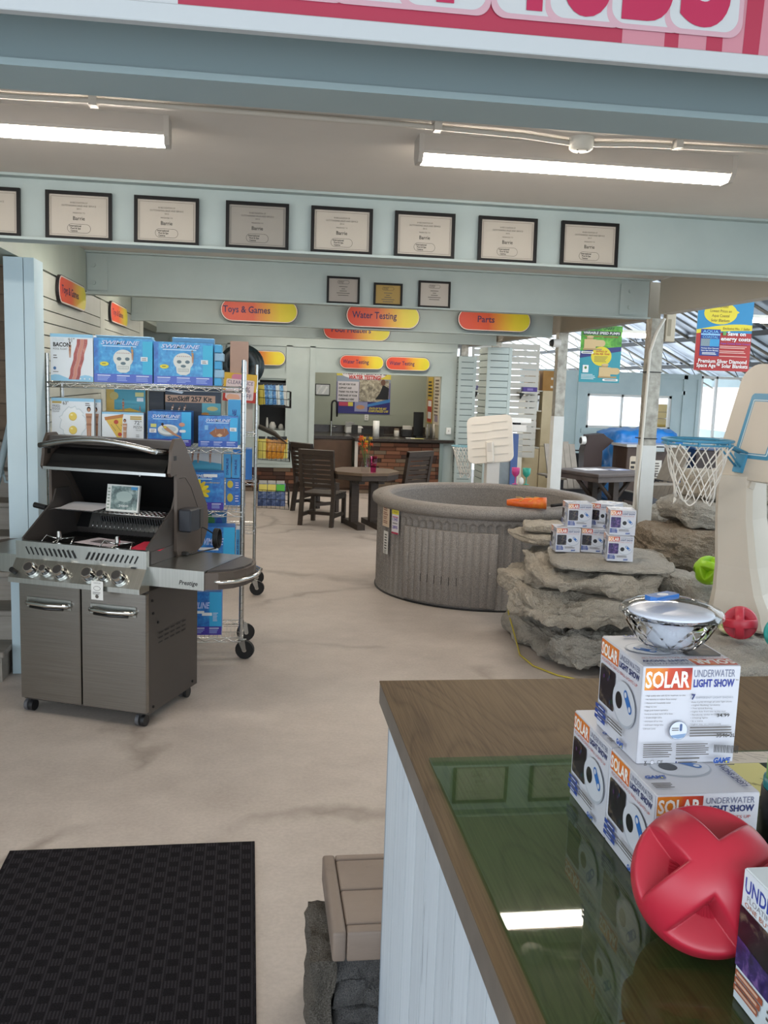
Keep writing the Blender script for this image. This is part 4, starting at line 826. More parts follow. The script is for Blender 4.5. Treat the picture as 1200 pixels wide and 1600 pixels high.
fbox('dark navy box left of the kayak kit box at the back', -.715, -.617, z, .34, art_none, m('#141c26', .5), 6.30, .1)
fbox('tall narrow blue box standing behind the right post of the second shelf', -.195, -.112, z, .3, art_vert, CB, 6.24, .12)
z = .9935
fbox('teal box with swimmers seen under the grill handle', -.93, -.72, z, .385, upper(art_swim, .42, m('#3a9fc0', .45)), m('#3a8fa8', .5), 6.05, .12)
fbox('small red patterned box seen under the grill handle', -.69, -.595, z, .35, upper(art_red, .35, m('#8a2f22', .45)), m('#7a2f24', .5), 6.05, .12)
fbox('white and blue box with three riders on the third shelf', -.5, -.235, z, .385, upper(art_swimmers, .42, m('#3f9ab8', .45)), CWH, 6.24, .12)
fbox('blue float box with a big yellow flower on the third shelf', -.478, -.212, z, .243, art_flower, CB2, 6.02, .16)
fbox('left of two slim blue upright boxes on the third shelf', -.222, -.172, z+.185, .17, art_vert, CB, 6.26, .1)
fbox('right of two slim blue upright boxes on the third shelf', -.166, -.116, z+.185, .16, art_vert, CB, 6.26, .1)
fbox('upper of two blue boxes with a yellow toy on the third shelf', -.205, -.108, z+.096, .085, art_duck, CB2, 6.25, .14)
fbox('lower of two blue boxes with a yellow toy on the third shelf', -.205, -.108, z, .095, art_duck, CB2, 6.25, .14)
z = .5735
fbox('blue float box behind the grill motor cord on the fourth shelf', -.40, -.136, z, .305, art_plain, CB2, 6.02, .18)
fbox('narrow blue and white box beside the right post on the fourth shelf', -.13, -.105, z, .29, art_vert, CWH, 6.03, .16)
fbox('green and blue box behind on the fourth shelf', -.36, -.2, z, .375, upper(art_green, .35, m('#2a6f9c', .45)), CB2, 6.26, .12)
fbox('blue sunflower float box on the bottom shelf behind the grill', -.50, -.218, .1535, .29, art_sunflower_low, CB2, 6.03, .18)
# second rack: carton, dark float tubes, clearance card, hanging baskets
fbox('tall narrow tan carton standing on top of the second rack', -.232, -.082, 1.7935, .355, art_none, m('#b79c90', .8), 7.84, .2, 'goods on the second rack', 'carton')
for i, (dx, lab) in enumerate(((0, 'front dark round float leaning behind the tan carton'), (.02, 'rear dark round float leaning behind the tan carton'))):
    t = thing('round_float', lab, 'float', (-.155+dx*1.5, 8.08+i*.07, 1.955), group='dark round floats'); B().lathe([(.04+.08*1+.06*cos(a_), .03*sin(a_)) for a_ in [2*pi*k/10 for k in range(11)]], CAMO, 28).out('tube_body', t, rot=(pi/2, 0, 0)); B().lathe([(0, 0), (.08, .006), (.08, -.006), (0, -.006)], CAMO, 20).out('floor_panel', t, rot=(pi/2, 0, 0))
for (z, lab) in ((.9935, 'blue box low on the second rack'), (1.4035, 'grey white box on the second rack behind the posts')):
    fbox(lab, -.2, -.04, z, .26, art_none, CB2 if z < 1 else m('#b9b4ae', .6), 7.86, .2, 'goods on the second rack', 'stock_box')
t = thing('clearance_card', 'hand lettered clearance 50% off card hanging between the racks', 'sign', (-.155, 7.79, 1.65), 0, rot=(0, .07, 0))
B().box(-.135, .135, 0, .008, 0, .235, m('#c9a53a', .6)).out('card', t); a = B(FR(-.0005, -.135)); PC = m('#cfc0c4', .6); MK = m('#3a3560', .6)
a.rect(0, 0, .27, .09, m('#a8332c', .6)); a.pill(.06, .17, .17, .228, m('#c07a94', .6)); a.pill(.02, .02, .25, .185, PC, .012); a.pill(.03, .0, .14, .06, m('#d3a690', .6))
a.text('CLEARANCE', .03, .145, .03, MK, .21); a.text('50%', .12, .085, .045, MK, .1); a.text('OFF', .15, .035, .035, MK, .085); a.out('lettering', t)
B().tube([(0, .004, .23), (.0, .012, .30)], .002, DARK, 4).out('string', t)
def basket(z0, hgt, label, fill, n):
    t = thing('wire_basket', label, 'basket', (.01, 8.05, z0), group='black wire baskets on the end of the second rack'); b = B(); w, d = .27, .4
    for zz in (0, hgt*.45, hgt*.9): b.tube([(0.0, -d/2, zz), (w, -d/2, zz-.015), (w, d/2, zz-.015), (0, d/2, zz)], .0028, BLACK, 4)
    for i in range(8): x = w*i/7; b.tube([(x, -d/2, -.015*x/w), (x, -d/2, hgt*.9-.015*x/w)], .002, BLACK, 4); b.tube([(x, d/2, -.015*x/w), (x, d/2, hgt*.9-.015*x/w)], .002, BLACK, 4)
    for i in range(8): y = -d/2+d*i/7; b.tube([(w, y, -.015), (w, y, hgt*.9-.015)], .002, BLACK, 4)
    for i in range(6): y = -d/2+d*i/5; b.tube([(0, y, 0), (w, y, -.015)], .002, BLACK, 4)
    b.out('wire_frame', t)
    for i in range(n): fill(i, z0, hgt, (i+.5)/n)
    return t
def bag(label, x, y, z, w, h, mt, top, lean, group, dep=.03, mt2=None):
    t = thing('goods_bag', label, 'bag', (x, y, z), group=group, rot=(0, lean, 0))
    b = B(); n = 5; vs = []
    for s in (-1, 1):
        for j in range(n+1):
            for i in range(n+1): u, v = i/n, j/n; vs.append((w*(u-.5), s*dep*(.15+sin(pi*u)*sin(pi*min(v*1.15, 1))*.85), h*v))
    k = (n+1)**2; fs = []
    for j in range(n):
        for i in range(n): a_ = j*(n+1)+i; fs += [(a_, a_+1, a_+n+2, a_+n+1), (k+a_, k+a_+n+1, k+a_+n+2, k+a_+1)]
    b.add(vs, fs, mt, True); b.box(-w*.4, w*.4, -.004, .004, h*.97, h*1.1, top); b.out('packet', t)
    if mt2: B().box(-w*.3, w*.3, -dep-.001, -dep+.002, h*.35, h*.65, mt2).out('label_patch', t)
    return t
BA = [photo('blue_packet%d' % i, *c, 30) for i, c in enumerate((('#1c3f78', '#3f7cb4', '#b9d4e6'), ('#245a96', '#6aa6cf', '#d5e2ea')))]
ORG = photo('orange_packet', '#8a4a10', '#c9861c', '#e3b23c', 22); YLW = m('#d3c25c', .5)
def f1(i, z0, h, u):
    labs = ('yellow green packet at the left end of the top basket', 'first blue packet in the top basket', 'second blue packet in the top basket', 'third blue packet in the top basket', 'white packet in the middle of the top basket', 'fourth blue packet in the top basket', 'white carton at the right end of the top basket')
    bag(labs[i], .035+.032*i, 7.9+.012*i, z0+.006, .06, .17, (m('#b9a83a', .5), BA[0], BA[1], BA[0], m('#c9d0cc', .5), BA[1], m('#c9c9c0', .5))[i], BLACK, -.08, 'packets in the top basket', .016)
def f2(i, z0, h, u):
    labs = ('pale yellow packet left in the orange basket', 'first orange glove bag in the middle basket', 'second orange glove bag in the middle basket', 'third orange glove bag in the middle basket', 'fourth orange glove bag in the middle basket', 'yellow packet right in the orange basket')
    bag(labs[i], .04+.037*i, 7.9+.01*i, z0+.006, .07, .17, (YLW, ORG, ORG, ORG, ORG, YLW)[i], BLACK, .2 if 0 < i < 5 else 0, 'packets in the middle basket', .017)
def f3(i, z0, h, u):
    labs = ('blue fitting bag with a yellow card left in the bottom basket', 'blue fitting bag with a lime card in the bottom basket', 'grey fitting bag with a green card right in the bottom basket')
    t = bag(labs[i], .055+.075*i, 7.9, z0+.006, .085, .2, (photo('fitting_bag%d' % i, '#1c2c4a', '#4a5c86', '#9aa3b4', 30)), m('#a8a49c', .4), .0, 'packets in the bottom basket', .02, None)
    B().box(-.035, .035, -.022, -.018, .13, .19, (YLW, YLW, m('#4fae34', .5))[i]).out('card', t)
basket(1.625, .15, 'top black wire basket of blue packets on the rack end', f1, 7)
basket(1.17, .17, 'middle black wire basket of orange bags on the rack end', f2, 6)
basket(.76, .17, 'bottom black wire basket of fitting bags on the rack end', f3, 3)
t = thing('umbrella_bundle', 'bundle of dark poles lying across the middle basket', 'pole', (.03, 7.84, 1.40)); b = B()
for i in range(4): b.tube([(-.02, 0+.02*i, .06-.008*i), (.12, .0+.02*i, .0-.008*i), (.22, .02+.02*i, -.09)], [.012, .012, .004], m('#4a443c', .5), 6)
b.out('poles', t)

# ================================================================ HOT TUB
TX, TY = 2.085, 8.2
T = thing('hot_tub', 'round grey brown fluted plastic hot tub in the middle of the floor', 'hot tub', (TX, TY, 0))
NF = 84
def flute(u):                      # depth of a concave flute, u in 0..1 across one flute
    s = (u-.5)/.44; return .022*sqrt(max(0, 1-s*s))
vs = []; fs = []; nth = NF*8; zl = [0, .012, .03, .3, .62, .66, .685, .70, .712, .72, .726, .75, .80]
for i in range(nth):
    a_ = 2*pi*i/nth; u = (i % 8)/8
    for zz in zl:
        s = (u-.5)/.44; arch = .726-.035*(1-sqrt(max(0, 1-s*s))) if abs(s) < 1 else 0
        r = .985+.03*max(0, (zz-.6)/.2)*0-(flute(u) if .02 < zz < arch else 0); vs.append((r*cos(a_), r*sin(a_), zz))
k = len(zl)
for i in range(nth): fs += [(i*k+j, ((i+1) % nth)*k+j, ((i+1) % nth)*k+j+1, i*k+j+1) for j in range(k-1)]
B().add(vs, fs, GRAN, True).out('shell', T)
rim = B().lathe([(.97, .765), (1.005, .765), (1.03, .785), (1.038, .815), (1.03, .845), (1.005, .862), (.90, .868), (.875, .862), (.862, .845), (.855, .82)], GRAN, 96).out('rim', T)
B().lathe([(.862, .845), (.845, .7), (.835, .55), (.80, .50), (.60, .47), (.55, .40), (.52, .2), (.48, .16), (0, .16)], GRAN, 64).out('basin', T)
b = B()
for i in range(12):
    a_ = 2*pi*i/12+.1; c, s = cos(a_), sin(a_); b.add([(r*c-q*s, r*s+q*c, .8675) for r, q in ((.985, -.018), (1.0, -.018), (1.0, .018), (.985, .018))], [(0, 1, 2, 3)], DARK)
b.out('drain_slots', rim)
# access door: convex ribs on an arc
A0, A1 = radians(-146), radians(-97); vs = []; fs = []; nd = 13*8
for i in range(nd+1):
    a_ = A0+(A1-A0)*i/nd; u = (i % 8)/8; bulge = .018*sqrt(max(0, 1-((u-.5)/.5)**2))
    for r, zz in ((.983, .03), (1.0+bulge*.3, .03), (1.0+bulge, .04), (1.0+bulge, .645), (1.0+bulge*.4, .655), (.983, .655)): vs.append((r*cos(a_), r*sin(a_), zz))
for i in range(nd): fs += [(i*6+j, (i+1)*6+j, (i+1)*6+j+1, i*6+j+1) for j in range(5)]
fs += [tuple(range(5, -1, -1)), tuple(nd*6+j for j in range(6))]
door = B().add(vs, fs, GRAN, True).out('access_door', T)
b = B()
for i in range(6):
    a_ = A0+(A1-A0)*(3.0+i)/13.0; c, s = cos(a_), sin(a_); r = 1.004; b.add([(r*c-q*s, r*s+q*c, zz) for q, zz in ((-.004, .2), (.004, .2), (.004, .27), (-.004, .27))], [(0, 1, 2, 3), (3, 2, 1, 0)], BLACK)
b.out('vent_slots', door)
a_ = A1-.06; B().cyl((1.01*cos(a_), 1.01*sin(a_), .33), (1.022*cos(a_), 1.022*sin(a_), .33), .008, CHROME, 8).out('latch', door)
B().lathe([(.99, .0), (.995, .0), (.995, .012), (.985, .014)], BLACK, 60).out('base_skirt', T)
def tubtag(name, label, ang, z0, w, h, mt, draw, lift=0):
    a_ = radians(ang); r = .995; t = thing(name, label, 'price tag', (TX+r*cos(a_), TY+r*sin(a_), z0), a_+pi/2)
    B().box(-w/2, w/2, -.008-lift, -.005-lift, 0, h, mt).out('card', t); a = B(FR(-.0085-lift)); draw(a, w, h); a.out('print', t)
def dr1(a, w, h):
    a.rect(-w/2, h*.74, w/2, h, m('#d9cc3a', .5)); a.rect(-w/2, 0, w/2, h*.07, m('#a8284a', .5)); PR = m('#5a3a9a', .5)
    a.text('SALE', 0, h*.8, h*.07, INK, w*.6, 'C'); a.lines(-w*.4, h*.66, w*.8, 1, .01, h*.035, m('#c04a7a', .5), 0); a.text('1345', 0, h*.5, h*.11, PR, w*.75, 'C', .02); a.lines(-w*.35, h*.42, w*.7, 1, .01, h*.03, INK2, 0); a.text('2895', 0, h*.2, h*.11, PR, w*.75, 'C', .02)
def dr2(a, w, h):
    for i in range(5): a.lines(-w*.36, h*(.92-.17*i), w*.72, 2, h*.07, h*.035, m('#8a5a4a', .5), .35)
def dr3(a, w, h):
    for i in range(6): a.rect(-w*.25, h*(.82-.12*i), w*.25, h*(.87-.12*i), INK)
    a.lines(-w*.3, h*.16, w*.6, 3, h*.05, h*.02, INK2)
tubtag('price_tag', 'tall yellow topped white price tag on the left of the hot tub', -153, .56, .10, .23, m('#d6d2d4', .6), dr1, .004)
tubtag('notice_card', 'cream notice card on the left edge of the hot tub', -162.5, .60, .13, .22, m('#cfb8a0', .6), dr2)
tubtag('paper_tag', 'white tag with black letters low on the left edge of the hot tub', -162, .36, .085, .20, m('#d0cec8', .6), dr3)
# orange towel roll, black cord on the rim
t = thing('towel_roll', 'rolled orange patterned towel on the hot tub rim', 'towel', (2.2, 7.265, .868), radians(-22)); ORT = photo('orange_towel_cloth', '#c9531c', '#d9651f', '#e0842c', 12)
B().tube([(-.16, 0, .035), (-.1, 0, .04), (0, 0, .042), (.08, -.005, .046), (.16, -.01, .05)], [.026, .034, .042, .046, .05], ORT, 14).out('roll', t)
b = B()
for k, (x, r) in enumerate(((-.06, .0425), (.02, .046), (.09, .05))): b.tube([(x+.035*sin(2*pi*i/16), .0-r*cos(pi*.1+2*pi*i/16*.4), .043+r*sin(pi*.1+2*pi*i/16*.4)) for i in range(12)], .003, m('#d9b05a', .8), 4)
b.out('printed_rings', t)
B().tube([(2.42, 7.30, .885), (2.52, 7.31, .895), (2.62, 7.36, .90), (2.72, 7.42, .885), (2.76, 7.5, .88)], .014, BLACK, 6).out('black_hose', None, 'short black hose lying on the right of the hot tub rim', 'hose')
def goblet(x, y, z, mt, lab):
    t = thing('goblet', lab, 'goblet', (x, y, z), group='coloured plastic goblets')
    B().lathe([(.0, .0), (.032, .002), (.033, .005), (.006, .012), (.005, .075), (.02, .085), (.038, .11), (.042, .17), (.039, .17), (.034, .112), (.0, .09)], mt, 20).out('cup', t)
PKG = m('#c93f86', .4); TLG = m('#2fa08c', .4)
goblet(2.60, 9.02, .871, PKG, 'pink plastic goblet on the far rim of the hot tub'); goblet(2.705, 8.99, .871, TLG, 'teal plastic goblet on the far rim of the hot tub')
t = thing('egg_ornament', 'small white egg shaped ornament between the two goblets', 'ornament', (2.645, 8.97, .869)); B().lathe([(0, 0), (.022, .01), (.03, .035), (.024, .065), (0, .085)], WHITE, 14).out('body', t)

# ================================================================ ROCK GARDEN
def rock(name, label, x0, x1, y0, y1, z0, z1, mt, seed, amp=.06, rz=0, group='landscape rocks', tilt=(0, 0), n=30, box=5.0):
    bm = bmesh.new(); bmesh.ops.create_cube(bm, size=2); bmesh.ops.subdivide_edges(bm, edges=bm.edges[:], cuts=n, use_grid_fill=True)
    sx, sy, sz = (x1-x0)/2, (y1-y0)/2, (z1-z0)/2; so = Vector((seed*7.1, -seed*3.3, seed*1.7))
    for v in bm.verts:
        p = v.co.copy(); d = (abs(p.x)**box+abs(p.y)**box+abs(p.z)**box)**(1/box); p /= d
        q = Vector((p.x*sx, p.y*sy, p.z*sz)); s = Vector((q.x*2.4, q.y*2.4, q.z*4.5))+so
        dd, pp = noise.voronoi(s*1.6); facet = (dd[1]-dd[0])                      # broken faces with creases between
        f = .9*noise.fractal(s, .9, 2.1, 6)+.75*min(facet, .5)+.5*(noise.ridged_multi_fractal(s*2.2, 1.0, 2.1, 4, 1, 2)-1.2)*.4-.25
        lay = math.floor(q.z*16+1.3*noise.noise(s*.8)); f += .22*noise.fractal(s*7.0, .8, 2.0, 3); f += .35*noise.noise(Vector((lay*3.7+seed, q.x*1.1, q.y*1.1)))*(1-abs(p.z))   # bedding ledges
        nv = Vector((p.x/sx, p.y/sy, p.z/sz*.7)).normalized(); w = q+nv*f*amp; w.z = max(-sz, min(sz, w.z)) if abs(w.z) > sz else w.z; v.co = w
    b = B(); b.bm(bm, mt, False)
    return b.out(name, None, label, 'rock', group, loc=((x0+x1)/2, (y0+y1)/2, (z0+z1)/2), rot=(tilt[0], tilt[1], rz))
rock('boulder', 'grey boulder at the foot of the rock stack, right of the hot tub', 1.90, 2.72, 5.52, 6.75, 0, .305, ROCKB, 1, .085, .06)
rock('boulder', 'big buff boulder in the middle of the rock stack', 1.80, 2.74, 5.46, 6.8, .305, .525, ROCKA, 2, .10, -.12)
rock('boulder', 'long buff boulder near the top of the rock stack, under the slab with boxes', 1.88, 2.72, 5.44, 6.7, .525, .69, ROCKA, 3, .075, -.22)
rock('boulder', 'small jutting buff stone on the left flank of the rock stack', 1.80, 1.96, 6.2, 6.6, .38, .52, ROCKA, 4, .03, .2)
rock('flat_stone', 'wide flat grey slab holding the small white boxes', 1.98, 2.78, 5.44, 6.35, .692, .74, ROCKB, 5, .022, -.25, tilt=(0, .0))
rock('flat_stone', 'pale flagstone at the top left of the rock stack beside the tub', 1.96, 2.36, 6.42, 6.98, .692, .775, ROCKA, 6, .03, .2)
rock('flat_stone', 'small pale stone tilted on the top left of the rock stack', 2.02, 2.32, 6.5, 6.95, .777, .845, ROCKA, 7, .025, -.3)
rock('boulder', 'pale grey slab of stone behind the floating light, below the brown boulder', 2.86, 3.38, 5.66, 6.3, 0, .575, ROCKB, 8, .05, .05)
rock('flat_stone', 'low wide grey slab carrying the red ball and the big hoop', 2.42, 3.8, 4.48, 5.36, 0, .415, ROCKB, 9, .045, .0, box=9)
rock('flat_stone', 'low grey slab behind the red ball, under the back of the big hoop pole', 2.84, 3.8, 5.38, 5.62, 0, .412, ROCKB, 21, .02, .0, box=9)
rock('boulder', 'large brown boulder under the big basketball net', 2.98, 4.1, 6.35, 7.05, .50, .83, ROCKC, 10, .07, .0)
rock('boulder', 'dark brown stone in shadow under the large brown boulder', 3.0, 4.0, 6.5, 7.1, 0, .5, ROCKC, 11, .05, 0)
rock('flat_stone', 'grey block stone on top of the large brown boulder', 3.2, 4.2, 6.42, 7.1, .83, 1.03, ROCKB, 12, .05, .05)
rock('flat_stone', 'topmost mossy layered stone behind the big hoop pole', 3.38, 4.25, 6.45, 7.1, 1.03, 1.25, ROCKA, 13, .05, .0)
rock('boulder', 'small grey stone left of the block stones behind the steel post', 3.72, 4.05, 7.25, 7.7, .80, 1.0, ROCKB, 14, .035)
rock('boulder', 'brown stone supporting the small grey stone behind the steel post', 3.68, 4.3, 7.22, 7.8, 0, .8, ROCKC, 19, .04)
rock('boulder', 'low grey stone edging behind the hot tub, left of the steel post', 3.36, 3.95, 8.75, 9.3, 0, .70, ROCKB, 15, .04)
rock('boulder', 'low grey stone edging right of the steel post', 4.02, 4.42, 8.6, 9.1, 0, .72, ROCKB, 16, .04)
rock('boulder', 'rounded stone farthest right on the low stone edging', 4.3, 4.8, 7.95, 8.5, 0, .74, ROCKA, 17, .04)
rock('boulder', 'dark ground stone in the gap beside the steel post', 3.02, 3.45, 7.12, 7.5, 0, .40, ROCKC, 18, .03)
B().tube([(1.92, 6.55, .42), (1.86, 6.45, .2), (1.87, 6.2, .012), (1.83, 6.0, .008), (1.85, 5.75, .008), (1.95, 5.55, .008), (2.1, 5.42, .008)], .006, m('#b3a23a', .6), 5).out('extension_cord', None, 'thin yellow cord on the floor at the foot of the rock stack', 'cord')
tp = thing('tap', 'small brass tap on the steel post beside the white boxes', 'tap', (3.50, 7.97, .58)); B().cyl((0, 0, 0), (0, -.05, 0), .012, m('#8a7448', .4, .6), 8).cyl((0, -.04, .0), (0, -.04, .035), .008, m('#8a7448', .4, .6), 8).box(-.03, .03, -.05, -.03, .035, .043, m('#6a5a48', .5)).out('valve', tp)
cb = B().tube([(3.58, 7.94, 2.50), (3.52, 7.965, 2.36), (3.48, 7.975, 2.2), (3.47, 7.98, 1.6), (3.465, 7.98, 1.3), (3.45, 7.98, 1.0), (3.465, 7.98, .62)], .014, OFFW, 7).out('cable', None, 'cream cable strapped along the tall steel post', 'cable')
for z in (2.02, 1.42): B().box(3.462, 3.615, 7.985, 8.13, z, z+.008, DARK).out('strap', cb)
jb2 = thing('wall_box', 'cream metal junction channel at the top of the steel post', 'junction box', (3.68, 8.06, 2.30)); B().box(-.045, .045, -.04, .04, 0, .27, m('#b8ad98', .5), .006).out('cover', jb2); B().box(-.03, -.028+.03, -.042, -.04, .05, .2, m('#8f8570', .5)).out('lid', jb2)

# ---- small boxes on the rock, and the pile on the counter: one box design
SILV = m('#a9b0ba', .35); SILV2 = m('#c6cad2', .3); BLU = m('#2c68b0', .35); NVY = m('#1e2c66', .4); BWH = m('#c6c8d0', .4); REDT = m('#b23b30', .4)
def device(a, cx, cy, s, tilt=0):
    a.ell(cx, cy-.30*s, .8*s, .55*s, m('#b7bcc6', .3), 28); a.ell(cx, cy-.05*s, 1.0*s, .78*s, SILV, 32, tilt); a.ell(cx, cy, .96*s, .74*s, SILV2, 32, tilt)
    a.ell(cx-.42*s, cy-.02*s, .3*s, .3*s, m('#14161c', .3), 22); th = -.75
    M0 = a.M; a.M = M0 @ Matrix.Translation((cx+.35*s, cy+.16*s, 0)) @ Matrix.Rotation(th, 4, 'Z'); a.pill(-.45*s, -.16*s, .45*s, .16*s, BLU); a.ell(-.28*s, 0, .1*s, .1*s, SILV2, 14); a.ell(.28*s, 0, .1*s, .1*s, SILV2, 14); a.M = M0
def game(a, x, y, h): a.text('GAME', x, y, h, m('#1f4c9c', .4), h*3.6, 'L', .06, .25); a.ell(x+h*2.75, y+h*.2, h*.22, h*.22, m('#d0c83a', .4), 12)
def face_a(w, h, M, night=None):
    a = B(M); night = night or PH_NIGHT; a.rect(.001, .001, w-.001, h-.001, BWH)
    a.rect(.002, h*.80, w*.45, h*.985, FLAME); a.text('SOLAR', w*.02, h*.825, h*.125, WHITE, w*.41, bold=.03)
    a.text('UNDERWATER', w*.48, h*.905, h*.06, m('#6a6f88', .4), w*.47); a.text('LIGHT SHOW', w*.48, h*.825, h*.06, NVY, w*.47, bold=.03); a.text('FLOATING DISCO BALL LIGHTS UP', w*.06, h*.755, h*.03, REDT, w*.86)
    a.pill(w*.04, h*.30, w*.42, h*.72, night, h*.03)
    for k in range(6): a.ell(w*(.09+.29*random.random()), h*(.34+.34*random.random()), w*.012*(1+random.random()), w*.012*(1+random.random()), (m('#4a2a5a', .4), m('#22405e', .4), m('#5c4434', .4), m('#2a4a34', .4))[k % 4], 8)
    device(a, w*.68, h*.5, w*.27)
    for i in range(3): a.rect(w*.02, h*(.22-i*.06), w*(.3-.03*(i == 0)), h*(.265-i*.06), m('#2a4590', .4)); a.lines(w*.1, h*(.25-i*.06), w*.14, 1, .01, h*.012, BWH)
    a.lines(w*.36, h*.24, w*.42, 3, h*.03, h*.013, INK2); game(a, w*.62, h*.06, h*.05); return a
def face_b(w, h, M):
    a = B(M); a.rect(.001, .001, w-.001, h-.001, BWH)
    a.rect(.004, h*.76, w*.5, h*.985, FLAME); a.text('SOLAR', w*.03, h*.79, h*.155, WHITE, w*.45, bold=.03); a.text('UNDERWATER', w*.52, h*.89, h*.075, m('#6a6f88', .4), w*.42); a.text('LIGHT SHOW', w*.52, h*.79, h*.075, m('#1f2f8a', .4), w*.42, bold=.03); a.text('TM', w*.95, h*.85, h*.015, INK2)
    for i, s in enumerate(('• High quality solar cells (2) for maximum run time', '• No batteries to replace. Saves money!', '• Waterproof. Completely sealed', '• Easy to use', '   Single push button operation', '   Turns on at dusk, turns off at dawn', '• 10 ultra bright LEDs', '• 4-6 hours of run time', '• 6-8 hours charge time', '  (direct sun)')): a.text(s, w*.035, h*(.70-i*.037), h*.014, INK2, w*(.41, .32, .26, .12, .24, .29, .18, .19, .2, .12)[i])
    a.text('7', w*.5, h*.67, h*.05, NVY, w*.04, bold=.05); a.text('DIFFERENT LIGHT SHOWS', w*.55, h*.675, h*.02, m('#8a8f9c', .4), w*.38)
    for i, s in enumerate(('Auto Cycles through all color light shows', '• Lights flashing randomly', '• Two speed flashing', '• Lights fade from one to the next', '• Randomly cycles through all shows', '• Chasing lights', '• In a wave', '• Lights stay on continuously')): a.text(s, w*.5, h*(.635-i*.032), h*.014, INK2, w*(.42, .3, .22, .36, .4, .18, .13, .32)[i])
    a.text('34.99', w*.77, h*.49, h*.032, INK, w*.13, bold=.02); a.text('3546-2L', w*.78, h*.28, h*.036, INK, w*.2, bold=.02); a.lines(w*.5, h*.39, w*.44, 4, h*.028, h*.011, INK2, .06)
    a.ell(w*.38, h*.36, w*.094, w*.094, m('#55607a', .4)); a.ell(w*.38, h*.36, w*.09, w*.09, m('#cdd4df', .4)); a.poly([(w*.3, h*.31), (w*.46, h*.33), (w*.44, h*.29), (w*.38, h*.275), (w*.32, h*.29)], m('#7d97b8', .4)); a.pill(w*.39, h*.355, w*.415, h*.43, m('#4a5f8a', .4), w*.01); a.lines(w*.31, h*.39, w*.08, 2, h*.02, h*.008, INK2)
    a.lines(w*.03, h*.23, w*.3, 7, h*.021, h*.009, INK2, .15); a.lines(w*.36, h*.23, w*.34, 6, h*.021, h*.009, INK2, .15); a.lines(w*.36, h*.09, w*.26, 1, .01, h*.014, INK2); a.rect(w*.36, h*.035, w*.375, h*.055, NVY); a.lines(w*.385, h*.05, w*.2, 1, .01, h*.012, INK2)
    a.text('CE', w*.17, h*.035, h*.035, INK, w*.06); a.ell(w*.12, h*.052, w*.022, w*.022, INK2, 16); a.ell(w*.12, h*.052, w*.019, w*.019, BWH, 16); a.line(w*.04, h*.035, w*.06, h*.07, .001, INK); a.line(w*.06, h*.035, w*.04, h*.07, .001, INK); a.rect(w*.035, h*.025, w*.065, h*.03, INK)
    x = w*.74
    for i in range(30): ww = (.6+random.random()*1.2)*w*.0035; a.rect(x, h*.145, x+ww, h*.225, INK); x += ww+(.5+random.random())*w*.003
    game(a, w*.72, h*.055, h*.05); a.lines(w*.74, h*.04, w*.2, 1, .01, h*.01, INK2, 0); return a
def face_top(w, d, M):
    a = B(M); a.rect(.001, .001, w-.001, d-.001, BWH); device(a, w*.5, d*.55, w*.3); game(a, w*.04, d*.3, d*.055); a.lines(w*.04, d*.2, w*.2, 4, d*.03, d*.014, INK2)
    M0 = a.M; a.M = M0 @ Matrix.Translation((w*.98, d*.06, 0)) @ Matrix.Rotation(pi/2, 4, 'Z'); a.text('LIGHT SHOW', d*.02, w*.05, w*.06, NVY, d*.45, bold=.03); a.text('UNDERWATER', d*.02, w*-.0+.002, w*.045, m('#6a6f88', .4), d*.45); a.M = M0; return a
def face_top2(w, d, M):
    a = B(M); a.rect(.001, .001, w-.001, d-.001, BWH); M0 = a.M; a.M = M0 @ Matrix.Translation((w, d, 0)) @ Matrix.Rotation(pi, 4, 'Z')
    a.rect(.003, d*.80, w*.45, d*.985, FLAME); a.text('SOLAR', w*.02, d*.83, d*.12, WHITE, w*.41, bold=.03); a.text('UNDERWATER', w*.48, d*.91, d*.055, m('#6a6f88', .4), w*.47); a.text('LIGHT SHOW', w*.48, d*.83, d*.055, NVY, w*.47, bold=.03); a.text('FLOATING DISCO BALL LIGHTS UP', w*.06, d*.755, d*.03, REDT, w*.86); a.pill(w*.04, d*.30, w*.42, d*.72, PH_NIGHT, d*.03); device(a, w*.68, d*.5, w*.27); game(a, w*.62, d*.06, d*.05); a.M = M0; return a
BWd, BD, BH = .168, .18, .165
CART = B().box(-BWd/2, BWd/2, 0, BD, 0, BH, BWH, .0015).mesh('carton')
E_ = .0004
LEFTM = F((-BWd/2-E_, BD, 0), (0, -1, 0), (0, 0, 1)); FRONTM = F((-BWd/2, -E_, 0), (1, 0, 0), (0, 0, 1)); TOPM = F((-BWd/2, 0, BH+E_), (1, 0, 0), (0, 1, 0))
ART = {'left': face_a(BD, BH, LEFTM).mesh('printed_side'), 'front_a': face_a(BWd, BH, FRONTM).mesh('printed_front'), 'front_p': face_a(BWd, BH, FRONTM, PH_PURP).mesh('printed_front'), 'front_b': face_b(BWd, BH, FRONTM).mesh('printed_front'), 'top': face_top(BWd, BD, TOPM).mesh('printed_top'), 'top2': face_top2(BWd, BD, TOPM).mesh('printed_top')}
def lbox(label, x, y, z, front, top='top', rz=0, group=None):
    t = thing('light_box', label, 'box', (x, y, z), rz, group); put('carton', CART, t); put('printed_side', ART['left'], t); put('printed_front', ART[front], t)
    if top: put('printed_top', ART[top], t)
    return t
GS = 'white solar light boxes on the rock'; 
lbox('lower left white solar light box on the rock slab', 2.12, 5.98, .741, 'front_a', 'top', -.12, GS)
lbox('lower middle white solar light box on the rock slab', 2.295, 5.965, .741, 'front_a', 'top', -.42, GS)
lbox('upper left white solar light box of the pile on the rock', 2.20, 6.0, .908, 'front_a', 'top', -.12, GS)
lbox('upper middle white solar light box half hidden in the pile on the rock', 2.36, 6.02, .908, 'front_a', 'top', -.75, GS)
